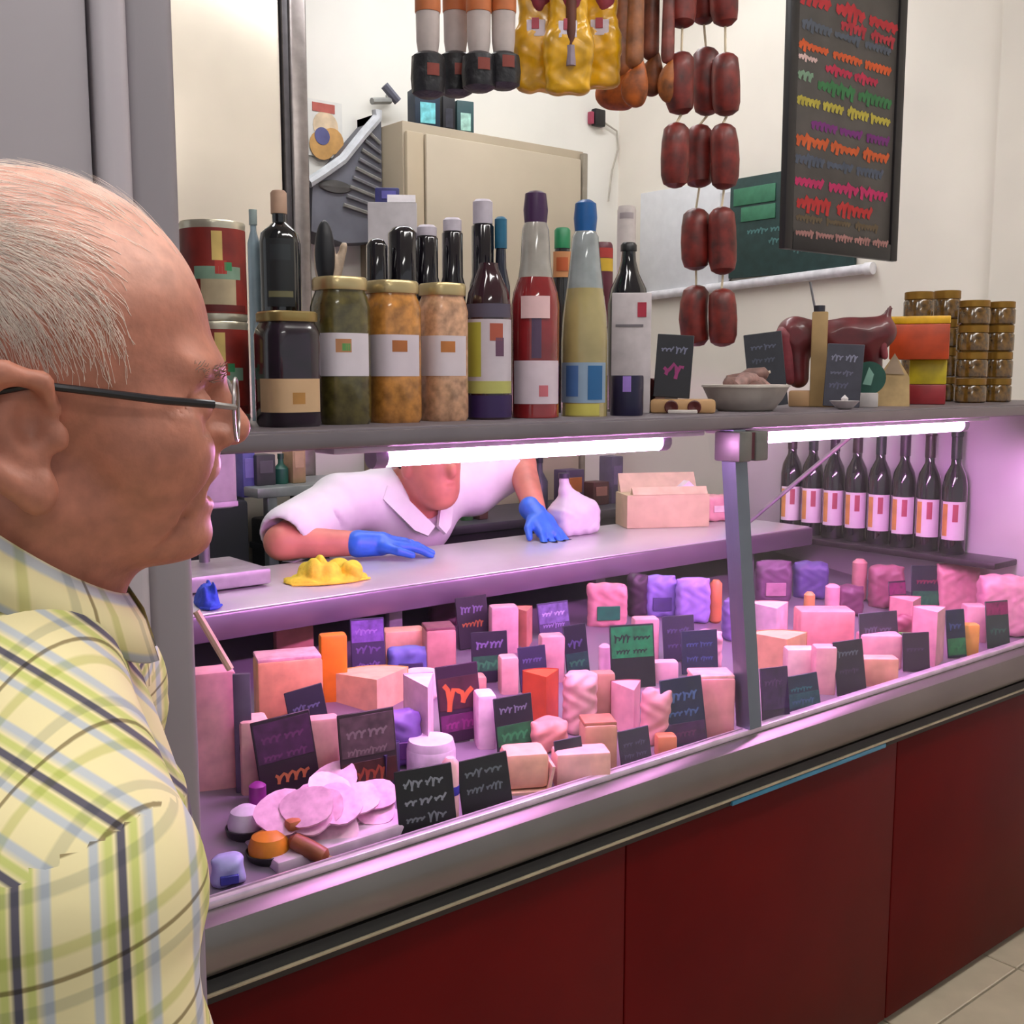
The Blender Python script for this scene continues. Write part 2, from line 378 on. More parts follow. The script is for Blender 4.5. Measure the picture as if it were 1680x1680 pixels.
bottle(466, 1.56, 66, [(66, 690), (66, 400), (60, 384), (40, 374), (22, 366), (22, 352), (26, 352), (26, 318), (20, 314)], 'black square-shouldered bottle with wooden stopper behind the purple jar',
       [('glass_body', 0, 5, gl('#0d0f12')), ('stopper', 6, 8, M('#a98873', .6))], [(0, 505, 395, .7, '#181c20', 1.02), (0, 490, 480, .6, '#6d6a4c', 1.03), (0, 430, 405, .5, '#23292e', 1.03)])
bottle(424, 1.60, 20, [(20, 690), (20, 400), (10, 380), (10, 370), (13, 370), (13, 345)], 'slim pale blue bottle between the tins and the black bottle',
       [('glass_body', 0, 3, gl('#8fa4b0')), ('cap', 4, 5, M('#99aaaa', .4))])
jar(474, 1.40, 96, 512, '#1d0a1c', '#a08a55', 'dark purple jar with gold lid and cream label', '#bf9d78', [(.35, .2, .3, .22, '#a8773a')], (.13, .42))
jar(561, 1.42, 86, 456, '#4f4723', '#b9a67a', 'jar of green olives with white label and gold lid', '#c5bcc4', [(.12, .49, .58, .28, '#a9744e'), (.2, .50, .55, .16, '#4f8a4a')], (.33, .62), 'pickle jars in a row')
jar(645, 1.42, 84, 462, '#b07636', '#b9a67a', 'jar of orange pickles between the olive jar and the pale jar', '#c2b6bf', [(.3, .5, .58, .3, '#9c5b2c')], (.33, .62), 'pickle jars in a row')
jar(727, 1.42, 74, 466, '#b98d6e', '#b9a67a', 'jar of pale pinkish pickles next to the yellow-labelled bottle', '#c2b6bd', [(.25, .5, .58, .32, '#a7662f')], (.33, .62), 'pickle jars in a row')
# figurine behind the olive jar
p = spos(545, 1.62); t = thing('figurine', 'small black and cream painted figurine behind the olive jar', 'figurine', p)
hh = hz(545, 352, 1.62); u = sz(p, 1)
V, Q = blob([('u', sell((0, 0, hh*.28), (u*30, u*22, hh*.3)), .01), ('u', sell((-u*8, 0, hh*.78), (u*17, u*17, hh*.17)), .01), ('u', scone((u*5, 0, hh*.6), (u*22, -u*10, hh*.85), u*8, u*6), .01)], (-.05, -.04, 0), (.05, .04, hh+.01), .004)
V[:, 2] = np.maximum(V[:, 2], 0)
netmesh('body', V, Q, M('#c2ab95', .5, noise=.2, scale=40), t)
V, Q = blob([('u', sell((-u*10, -u*4, hh*.80), (u*16, u*17, hh*.17)), .005), ('u', sell((u*2, -u*12, hh*.42), (u*12, u*14, hh*.12)), .005)], (-.05, -.05, hh*.2), (.05, .04, hh+.02), .004)
netmesh('dark_coat', V, Q, M('#15151b', .5), t)
# dark bottles in the second row
for px, w_, y0, wh, lab in ((622, 34, 392, 0, 'short dark bottle, leftmost behind the orange pickle jar'), (664, 48, 372, 0, 'dark wine bottle with a domed capsule behind the orange jar'),
                            (703, 36, 392, 374, 'dark bottle with white cap behind the pale pickle jar'), (744, 34, 384, 362, 'dark bottle with white cap, just left of the tall pale-capped one'),
                            (793, 36, 372, 332, 'tall dark bottle with pale lilac cap behind the yellow-labelled bottle')):
    if wh: prof = [(w_+8, 690), (w_+8, 470), (w_, 455), (w_, y0), (w_-6, y0-4), (w_-4, y0-4), (w_-4, wh), (w_-12, wh-4)]; parts = [('glass_body', 0, 4, gl('#100c14')), ('cap', 5, 7, M('#bdb4c0', .4))]
    else: prof = [(w_+4, 690), (w_+4, 470), (w_, 455), (w_, y0+12), (w_*.7, y0+3), (w_*.4, y0)]; parts = [('glass_body', 0, 5, gl('#130f16'))]
    bottle(px, 1.60, w_, prof, lab, parts, group='dark bottles in the second row')
p = spos(648, 1.69); t = thing('carton', 'white paper carton standing behind the dark bottles', 'carton', p, face_cam(p)); W = sz(p, 78)/2
H_ = hz(648, 335, 1.69)
obj('carton_body', MB().cbox(-W, W, -.02, .02, 0, H_, .002), M('#bdb6ba', .7), t); obj('flap', MB().prism([(-.02, H_), (.02, H_), (0, H_+.016)], -W*.2, W*.95, 'x'), M('#c4bdc2', .7), t)
p = spos(640, 1.715); t = thing('blue_box', 'small dark blue box peeking over the white carton', 'box', p, face_cam(p)); H_ = hz(640, 308, 1.715)
obj('box_body', MB().cbox(-.022, .022, 0, .03, 0, H_, .003), M('#2b2b6b', .5), t); obj('print_panel', MB().box(-.01, .016, -.0015, 0, H_-.02, H_-.006), M('#5f5aa8', .5), t)
# front row bottles
bottle(802, 1.42, 74, [(72, 690), (74, 684), (74, 505), (66, 480), (44, 455), (32, 440), (30, 432)], 'dark red bottle with yellow and white label and purple foot',
       [('glass_body', 0, 6, gl('#2b0d18'))], [(0, 640, 525, 1.35, '#b9aeb6', 1.01), (-.75, 618, 530, .42, '#a19a38', 1.02), (.35, 560, 532, .3, '#9c4a36', 1.02), (.5, 585, 555, .2, '#5a3a52', 1.02), (0, 645, 625, 1.3, '#a9a65c', 1.02), (0, 684, 648, 1.4, '#2a1048', 1.015), (0, 522, 500, 1.2, '#4a4254', 1.01)])
bottle(878, 1.42, 78, [(76, 690), (78, 684), (78, 500), (72, 480), (56, 456), (56, 456), (49, 430), (44, 378), (36, 366), (36, 366), (40, 345), (34, 318), (20, 314)], 'rosé bottle with purple stopper and white label',
       [('glass_body', 0, 4, M('#7d1e22', .1, 0, .15, 12, coat=.7)), ('neck', 5, 8, M('#a9a39c', .12, 0, .08, coat=.6, trans=.3)), ('cap', 9, 12, M('#3b1d44', .35))],
       [(.1, 662, 592, 1.15, '#c4b3bd', 1.01), (.35, 650, 632, .2, '#b8606a', 1.02), (0, 524, 488, .6, '#d3aeb0', 80), (.05, 588, 520, .2, '#4a3550', 1.01)])
bottle(958, 1.42, 76, [(74, 690), (76, 684), (76, 560), (72, 520), (60, 474), (60, 474), (50, 430), (42, 388), (34, 380), (34, 380), (38, 358), (34, 334), (18, 328)], 'clear bottle of pale yellow drink with blue cap and blue label',
       [('glass_body', 0, 4, M('#9a8c5e', .1, 0, .1, 12, coat=.7)), ('neck', 5, 8, M('#9aa1a3', .12, 0, .08, coat=.6, trans=.3)), ('cap', 9, 12, M('#13508c', .35))],
       [(-.1, 660, 595, 1.2, '#7f93a8', 1.01), (.5, 655, 600, .35, '#1a5484', 1.02), (-.55, 650, 600, .3, '#3b5f93', 1.02), (-.1, 682, 662, .8, '#b3a94e', 1.01)])
bottle(822, 1.58, 20, [(30, 690), (30, 470), (18, 440), (16, 408), (20, 408), (20, 360), (12, 356)], 'slim dark bottle with teal cap behind the rosé bottle', [('glass_body', 0, 3, gl('#232636')), ('cap', 4, 6, M('#1f5f7d', .4))])
bottle(921, 1.58, 24, [(34, 690), (34, 470), (30, 440), (24, 408), (26, 408), (26, 378), (20, 374)], 'dark bottle with green cap and orange round label between rosé and clear bottles',
       [('glass_body', 0, 3, gl('#2a2726')), ('cap', 4, 6, M('#1d7a4d', .4))], [(0, 456, 414, .9, '#c98a5a', 36), (0, 446, 424, .5, '#b8562a', 38)])
bottle(985, 1.64, 36, [(36, 690), (36, 410), (34, 402), (30, 398)], 'small tin with red and yellow stripes behind the clear bottle', [('tin_body', 0, 3, M('#5d2331', .4))], [(0, 424, 408, 1.3, '#a8322a', 1.02), (0, 446, 425, 1.3, '#cda52c', 1.02)], name='drink_tin')
bottle(1028, 1.54, 66, [(66, 690), (66, 500), (58, 474), (34, 448), (24, 428), (22, 412), (26, 412), (26, 402), (20, 398)], 'black bottle behind the white carton with red mark', [('glass_body', 0, 5, gl('#0c0b12')), ('cap', 6, 8, M('#08070a', .4))])
bottle(1024, 1.66, 30, [(30, 690), (30, 345), (26, 338)], 'tall white tube standing behind the black bottle', [('tube_body', 0, 2, M('#bdb3b0', .6))], [(0, 360, 350, .8, '#9a8f92', 1.02)], name='paper_tube')
p = spos(1034, 1.47); t = thing('carton', 'white carton with small red mark behind the navy tin', 'carton', p, face_cam(p)); W = sz(p, 64)/2; H_ = hz(1034, 480, 1.47)
obj('carton_body', MB().cbox(-W, W, 0, .05, 0, H_, .002), M('#b9afb2', .65), t)
obj('print', MB().box(W*.3, W*.75, -.0012, 0, H_*.80, H_*.92), M('#a3203a', .5), t); obj('print', MB().box(-W*.8, W*.6, -.0012, 0, H_*.72, H_*.74), M('#6d666c', .6), t)
p = spos(1028, 1.39); t = thing('small_tin', 'small navy tin with lilac stripe at the foot of the white carton', 'tin', p); r = sz(p, 54)/2; H_ = hz(1028, 616, 1.39); a = front_angle(p)
obj('tin_body', MB().lathe([(r*.96, 0), (r, .003), (r, H_-.003), (r*.96, H_), (0, H_)], 24), M('#120c30', .35), t); obj('label_print', arc(r*1.01, H_*.6, H_*.98, a, .25), M('#8a6ab8', .5), t)
# cards on the shelf, wooden board, bowl of sausages
def card(p, w_, h_, rz, tilt, roll, label, col, lines, name='price_card', stake=True, group=None, bands=(), seed=0):
    t = thing(name, label, 'price card', p, rot=None); t.rotation_mode = 'QUATERNION'
    t.rotation_quaternion = (Matrix.Rotation(rz, 4, 'Z') @ Matrix.Rotation(-tilt, 4, 'X') @ Matrix.Rotation(roll, 4, 'Y')).to_quaternion()
    if group: t['group'] = group
    b = .003
    obj('card_face', MB().cbox(-w_/2, w_/2, -.0015, .0015, b, h_+b, .0012, 1), M(col, .55, noise=.08, scale=40), t)
    r = random.Random(seed+int(w_*1e4))
    for (z0, z1, x0, x1, c, words) in lines:
        hh = (z1-z0)*h_
        obj('chalk_writing', scribble(-w_/2+x0*w_, -w_/2+x1*w_, b+z0*h_, hh, max(.0009, hh*.11), r, words=words, y=-.0021), M(c, .7), t, smooth=0, kind='stuff')
    for z0, z1, c in bands: obj('colour_band', MB().cbox(-w_*.47, w_*.47, -.0019, -.0014, b+z0*h_, b+z1*h_, .0002, 1), M(c, .6, noise=.2, scale=60), t)
    if stake: obj('stand', MB().cbox(-w_*.18, w_*.18, .0015, .012, .0, h_*.3, .001, 1), M('#77727a', .4), t)
    return t
p = spos(1120, 1.40)
t = thing('wooden_board', 'small pale wooden board with two dark dishes under the pink-lettered card', 'board', p, face_cam(p)); W = sz(p, 106)/2; H_ = .026
obj('plank', MB().cbox(-W, W, -.01, .06, 0, H_, .006), M('#b28a5e', .6, noise=.12, scale=12), t)
for sx in (-.35, .35): obj('dish', MB().lathe([(0, -.001), (.010, 0), (.013, .004), (.011, .005), (0, .002)], 16).xf(Matrix.Translation((W*sx, -.0105, .012)) @ Matrix.Rotation(math.pi/2, 4, 'X')), M('#4a1410', .4), t)
obj('paper_slip', MB().cbox(-W*.45, W*.45, -.018, -.012, 0, .007, .002), M('#bdb3ae', .6), t)
p2 = p+Vector((0, .03, H_)); card(p2, sz(p, 60), sz(p, 104), face_cam(p), .1, .06, 'black card with pink writing standing on the wooden board', '#14131c', [(.34, .58, .2, .8, '#8a2c66', 1), (.72, .82, .12, .9, '#6a6a80', 2)], seed=3)
p = spos(1080, 1.5); t = thing('sausage_piece', 'short red sausage piece lying behind the wooden board', 'sausage', p); obj('casing', MB().tube([(-.03, 0, .02), (-.026, 0, .02), (.026, 0, .02), (.03, 0, .02)], [.008, .018, .018, .008], 12).xf(Matrix.Translation((0, 0, .028))), M('#5c2626', .5), t); obj('prop_block', MB().cbox(-.02, .02, -.01, .01, 0, .032, .002), M('#6b4a44', .6), t)
p = spos(1222, 1.42); W = sz(p, 140)/2
t = thing('serving_bowl', 'wide off-white bowl holding dried sausages', 'bowl', p); H_ = hz(1222, 634, 1.42)
obj('bowl_body', MB().lathe([(W*.6, 0), (W*.68, .004), (W*.86, H_*.5), (W, H_), (W*.95, H_), (W*.8, H_*.5), (0, .008)], 32), M('#a69d95', .6, noise=.06), t)
obj('rim', MB().lathe([(W*.94, H_-.002), (W*1.02, H_-.001), (W*1.02, H_+.003), (W*.94, H_+.004)], 32), M('#b3aaa2', .5), t)
for k in range(9):
    a = k*2.4; rr = W*.45*(k % 3)/2; c = p+Vector((rr*math.cos(a)-.01, rr*math.sin(a)*.7, H_*.62+.0085*(k//2)))
    an = rng.uniform(-.7, .7); d = Vector((math.cos(an), math.sin(an), .35*math.sin(k)))*W*.42
    t = thing('dried_sausage', ['brownish dried sausage deep in the off-white bowl', 'pinkish dried sausage among those in the off-white bowl'][k % 2], 'sausage', c, group=['brown sausages in the bowl', 'pink sausages in the bowl'][k % 2])
    obj('casing', MB().tube([-d, -d*.85, d*0+Vector((0, 0, .006)), d*.85, d], [.005, .013, .016, .013, .005], 10), M(['#6f4f48', '#8b6a64'][k % 2], .55, noise=.2, scale=60), t); obj('knot', MB().tube([d, d*1.12], .003, 6), M('#b9a99a', .7), t)
p = spos(1262, 1.50); p.z = SHZ+hz(1262, 622, 1.5)
card(spos(1262, 1.52), sz(p, 62), hz(1262, 547, 1.52), face_cam(p), .05, -.12, 'dark slate card with faint writing behind the bowl', '#272830', [(.78, .86, .15, .85, '#55586a', 2), (.6, .68, .15, .8, '#4a4d5c', 2)], seed=5)
# cured ham on wooden stand
p = spos(1345, 1.50); f_ = face_cam(p); t = thing('ham_stand', 'wooden ham stand with upright post right of the bowl', 'stand', p, f_); u = sz(p, 1)
obj('base_board', MB().cbox(-50*u, 45*u, -.03, .06, 0, 26*u, .004), M('#b08a63', .6, noise=.12, scale=12), t)
H_ = hz(1343, 512, 1.5)
obj('post', MB().cbox(-17*u, 8*u, -.035, -.012, 0, H_, .003), M('#9a7c50', .6, noise=.12, scale=12), t)
obj('clamp_screw', MB().tube([(-6*u, -.02, H_), (-6*u, -.02, H_+10*u)], 9*u, 10), M('#3a3a42', .4, .6), t)
obj('spike', MB().tube([(-12*u, -.02, H_), (-22*u, -.02, H_+48*u)], 2*u, 6), M('#8d8d92', .3, .8), t)
ham = thing('cured_ham', 'dark red cured ham held on the wooden stand', 'ham', p, f_)
zz = lambda y: hz(1345, y, 1.5)
V, Q = blob([('u', scone((-45*u, .025, zz(545)), (-36*u, .02, zz(620)), 26*u, 17*u), .02), ('u', scone((-45*u, .03, zz(550)), (40*u, .03, zz(555)), 26*u, 30*u), .02), ('u', scone((40*u, .03, zz(553)), (90*u, .03, zz(545)), 30*u, 26*u), .02), ('u', scone((70*u, .03, zz(560)), (80*u, .03, zz(600)), 28*u, 16*u), .02), ('u', scone((95*u, .03, zz(530)), (104*u, .03, zz(505)), 9*u, 4*u), .01)], (-.12, -.03, 0), (.17, .08, .22), .005)
V[:, 1] = np.maximum(V[:, 1], -.011)
netmesh('meat', V, Q, M('#561219', .45, noise=.25, scale=20, coat=.3), ham)
for cone in (scone((-58*u, .012, zz(550)), (-48*u, .012, zz(620)), 18*u, 12*u), scone((88*u, .01, zz(540)), (98*u, .012, zz(585)), 9*u, 6*u)):
    V, Q = blob([('u', cone, .02)], (-.12, -.03, 0), (.17, .08, .22), .005)
    netmesh('fat_rind', V, Q, M('#7a3038', .5, noise=.2, scale=25), ham)
p = spos(1379, 1.40); card(p, sz(p, 58), hz(1379, 566, 1.40), face_cam(p), .08, .05, 'grey slate card with pale writing in front of the ham', '#34333f', [(.74, .84, .12, .88, '#7c7c90', 2), (.5, .6, .12, .8, '#5d5d70', 2), (.3, .4, .12, .7, '#55556a', 1)], seed=8)
p = spos(1423, 1.39); t = thing('round_badge', 'dark green round badge with pale mark below the ham', 'badge', p, face_cam(p)); u = sz(p, 1)
obj('disc', MB().lathe([(0, -.004), (27*u, -.004), (27*u, 0), (0, 0)], 28).xf(Matrix.Translation((0, 0, 48*u)) @ Matrix.Rotation(math.pi/2, 4, 'X')), M('#17453a', .5), t)
obj('mark', MB().prism([(-9*u, 38*u), (0, 66*u), (8*u, 54*u), (4*u, 36*u)], -.0012, -.0002, 'y').xf(Matrix.Translation((0, -.0, 0))), M('#7fa898', .5), t)
obj('foot', MB().cbox(-16*u, 16*u, -.005, .02, 0, 24*u, .003), M('#b0a8a6', .5), t)
p = spos(1385, 1.345); t = thing('glass_dish', 'tiny pale dish at the shelf edge below the grey card', 'dish', p); u = sz(p, 1)
obj('bowl', MB().lathe([(8*u, 0), (14*u, 3*u), (24*u, 14*u), (22*u, 14*u), (0, 5*u)], 20), M('#b9b0b0', .3), t); obj('knob', MB().lathe([(4*u, 5*u), (6*u, 18*u), (0, 24*u)], 12), M('#c4bcbc', .3), t)
p = spos(1462, 1.42); t = thing('cheese_wedge', 'pale beige pointed paper-wrapped wedge beside the red tin', 'cheese', p, face_cam(p)); u = sz(p, 1); H_ = hz(1462, 580, 1.42)
obj('wrapped_wedge', MB().prism([(-30*u, 0), (28*u, 0), (26*u, H_*.55), (2*u, H_), (-20*u, H_*.6)], -.012, .012, 'y'), M('#b79a6c', .7, noise=.1), t); obj('fold', MB().prism([(-14*u, H_*.62), (18*u, H_*.6), (2*u, H_*1.01)], -.014, -.0122, 'y'), M('#a08a74', .7), t)
# red and yellow tins
for (px, Y, w_, y1, y0, bands, lab) in ((1519, 1.44, 58, 665, 590, [(.45, 1, '#bba51e'), (0, .45, '#8c2228')], 'lower small tin with yellow and red bands under the orange tin'), (1503, 1.44, 92, 590, 518, [(0, .82, '#a83a12'), (.82, 1, '#cf9d14')], 'wide orange-red tin with yellow lid stacked on the small tin')):
    p = spos(px, Y); z0 = max(0, hz(px, y1, Y)); h = hz(px, y0, Y)-z0; W = sz(p, w_)/2
    t = thing('square_tin', lab, 'tin', p+Vector((0, 0, z0)), face_cam(p))
    for a, b, c in bands: obj('painted_band' if a or b < 1 else 'tin_body', MB().cbox(-W*(1.0 if a < .5 else 1.01), W*(1.0 if a < .5 else 1.01), -.002, .07, a*h+.0002, b*h, .003), M(c, .35, noise=.12), t)
# small golden jars in stacks
def jarstack(px, Y, w_, ys, labs, group):
    for k in range(len(ys)-1):
        p = spos(px, Y); z0 = max(0, hz(px, ys[k], Y)); h = hz(px, ys[k+1], Y)-z0; r = sz(p, w_)/2
        t = thing('preserve_jar', labs[k], 'jar', p+Vector((0, 0, z0)), group=group)
        obj('glass_body', MB().lathe([(r*.9, 0), (r, .004), (r, h*.62), (r*.88, h*.72)], 20), M('#5c4016', .2, 0, .35, 70, coat=.6), t)
        obj('lid', MB().lathe([(r*.9, h*.70), (r*.96, h*.72), (r*.96, h*.97), (r*.9, h-.0005), (0, h-.0005)], 20), M('#8a6524', .35, .6), t)
rows = ['bottom jar', 'second jar from the bottom', 'second jar from the top', 'top jar']
jarstack(1590, 1.46, 50, [668, 620, 577, 533, 492], [f'golden brown preserve {k} in the stack beside the red tins'.replace('preserve', 'preserve') for k in rows], 'golden preserve jars')
jarstack(1634, 1.46, 44, [664, 620, 577, 533, 494], [f'golden brown preserve {k} in the rightmost stack' for k in rows], 'golden preserve jars')
jarstack(1500, 1.60, 48, [668, 618, 570, 524, 478], [f'golden brown preserve {k} in the stack behind the orange tin' for k in rows], 'golden preserve jars')
jarstack(1545, 1.60, 44, [668, 618, 570, 524, 476], [f'golden brown preserve {k} in the right-hand back stack' for k in rows], 'golden preserve jars')

# ------------------------------------------------------------------ wine bottles along the right end of the case
for k in range(8):
    y = 2.08-k*.077; p = Vector((X1-.065, y, .962)); a = front_angle(p); r = .033
    t = thing('wine_bottle', f"dark wine bottle with white label on the case's end ledge, {['farthest back', 'second from the back', 'third from the back', 'fourth from the back', 'fourth from the front', 'third from the front', 'second from the front', 'nearest the front glass'][k]}", 'bottle', p, group='wine bottles on the end ledge')
    obj('glass_body', MB().lathe([(r*.96, 0), (r, .004), (r, .185), (r*.85, .215), (r*.42, .245), (r*.4, .26)], 20), gl('#140e1c'), t)
    obj('capsule', MB().lathe([(r*.44, .26), (r*.44, .32), (r*.5, .322), (r*.5, .335), (0, .336)], 16), M(['#2a1420', '#1d2a2a', '#2b1030'][k % 3], .4), t)
    lb = obj('paper_label', arc(r*1.01, .04, .145, a, 1.05), M('#d9cbd2', .6, noise=.02), t)
    obj('label_print', arc(r*1.02, .09, .138, a+.12, .22), M('#a8485a', .6), lb); obj('label_print', arc(r*1.02, .05, .138, a-.75, .25), M('#c98f4a', .6), lb)

# ------------------------------------------------------------------ display: cheeses, meats, cards
def base(px, py): return dk(px, py)
def D(kind, box, col, label, cat='cheese', dep=.05, col2=None, yaw=0, name=None, extra=None):
    x0, y0, x1, y1 = box; cx = (x0+x1)/2; p = base(cx, y1); u = sz(p, 1); W = (x1-x0)*u/2; H_ = (y1-y0)*u*.97
    t = thing(name or {'block': 'cheese_block', 'sector': 'cheese_wedge', 'wheel': 'soft_cheese', 'pouch': 'wrapped_packet', 'stick': 'cured_sausage', 'tray': 'food_tray', 'dome': 'round_cheese'}[kind], label, cat, p, face_cam(p)*.7+yaw)
    t.location.z = deckz(p.y)
    tl = math.atan(DS)*0
    m = M(col, .5, 0, .08, 30, sss=.0); m2 = M(col2 or col, .55, 0, .12, 40)
    if kind == 'block':
        obj('paste', MB().cbox(-W, W, 0, dep, -.004, H_, .006), m, t)
        if col2: obj('rind', MB().cbox(-W*.98, W*.98, .004, dep+.004, H_-.004, H_+.005, .003), m2, t)
    elif kind == 'sector':
        R_ = max(dep, W*1.1); poly = [(0, -.0)]; n = 10; ha = math.asin(min(.95, W/R_))
        poly = [(0, 0)]+[(R_*math.sin(-ha+2*ha*i/n), R_*math.cos(-ha+2*ha*i/n)) for i in range(n+1)]
        obj('paste', MB().prism(poly, -.004, H_), m, t)
        rim = [(R_*1.04*math.sin(-ha+2*ha*i/n), R_*1.04*math.cos(-ha+2*ha*i/n)) for i in range(n+1)]
        obj('rind', MB().prism(poly[1:]+rim[::-1], -.004, H_*1.01), m2, t)
    elif kind == 'wheel':
        obj('paste', MB().lathe([(W*.9, -.004), (W, .004), (W, H_*.8), (W*.92, H_), (0, H_)], 28, c=(0, W*.6, 0)), m, t)
        obj('rind', MB().lathe([(W*.99, .002), (W*1.02, .006), (W*1.02, H_*.74), (W*.99, H_*.78)], 28, c=(0, W*.6, 0)), m2, t)
    elif kind == 'pouch':
        sl = .25*W*math.sin(x0)
        V, Q = blob([('u', srbox((0, dep/2, H_*.46), (W, dep*.5, H_*.46), min(.014, dep*.35)), .003), ('u', srbox((sl, dep*.6, H_*.9), (W*.7, dep*.3, H_*.1), .006), .02), ('u', srbox((0, dep*.45, H_*.5), (W*1.04, dep*.12, H_*.5), .003), .006)], (-W, -dep*.2, -.002), (W, dep*1.2, H_*1.1), max(.0035, W/9))
        V[:, 2] = np.maximum(V[:, 2], -.002); netmesh('wrapper', V, Q, m, t)
        if col2: obj('sticker', MB().cbox(-W*.6, W*.6, -.004, .002, H_*.18, H_*.5, .001, 1), m2, t)
    elif kind == 'stick':
        r = W; obj('casing', MB().tube([(0, r, 0), (0, r, H_*.06), (0, r, H_*.5), (0, r, H_*.92), (0, r, H_)], [r*.6, r, r*1.02, r, r*.5], 14), m, t)
        if col2: obj('band', MB().lathe([(r*1.05, H_*.42), (r*1.08, H_*.43), (r*1.08, H_*.55), (r*1.05, H_*.56)], 16, c=(0, r, 0)), m2, t)
    elif kind == 'tray':
        obj('tray_shell', MB().prism([(-W*.8, 0), (W*.8, 0), (W, H_*.6), (W*.9, H_*.6), (W*.72, .005), (-W*.72, .005), (-W*.9, H_*.6), (-W, H_*.6)], -.002, dep*1.4, 'y').box(-W*.8, W*.8, dep*1.36, dep*1.4, .002, H_*.6), m2, t)
        obj('contents', MB().cbox(-W*.82, W*.82, .004, dep*1.34, .006, H_*.9, .01), m, t)
    elif kind == 'dome':
        obj('dish', MB().lathe([(W*.8, -.002), (W, H_*.12), (W*1.12, H_*.34), (W*1.06, H_*.36), (W*.8, H_*.16), (0, H_*.14)], 24, c=(0, W, 0)), M(col2 or '#1a1720', .4), t)
        obj('contents', MB().lathe([(W*.95, H_*.2), (W*.98, H_*.5), (W*.8, H_*.85), (W*.4, H_), (0, H_*1.02)], 24, c=(0, W, 0)), m, t)
    return t
PINK = '#eaa9ad'; PEACH = '#eaa87c'; PALE = '#e8d2cf'; LIL = '#b9a8d0'; SALM = '#d98f8a'
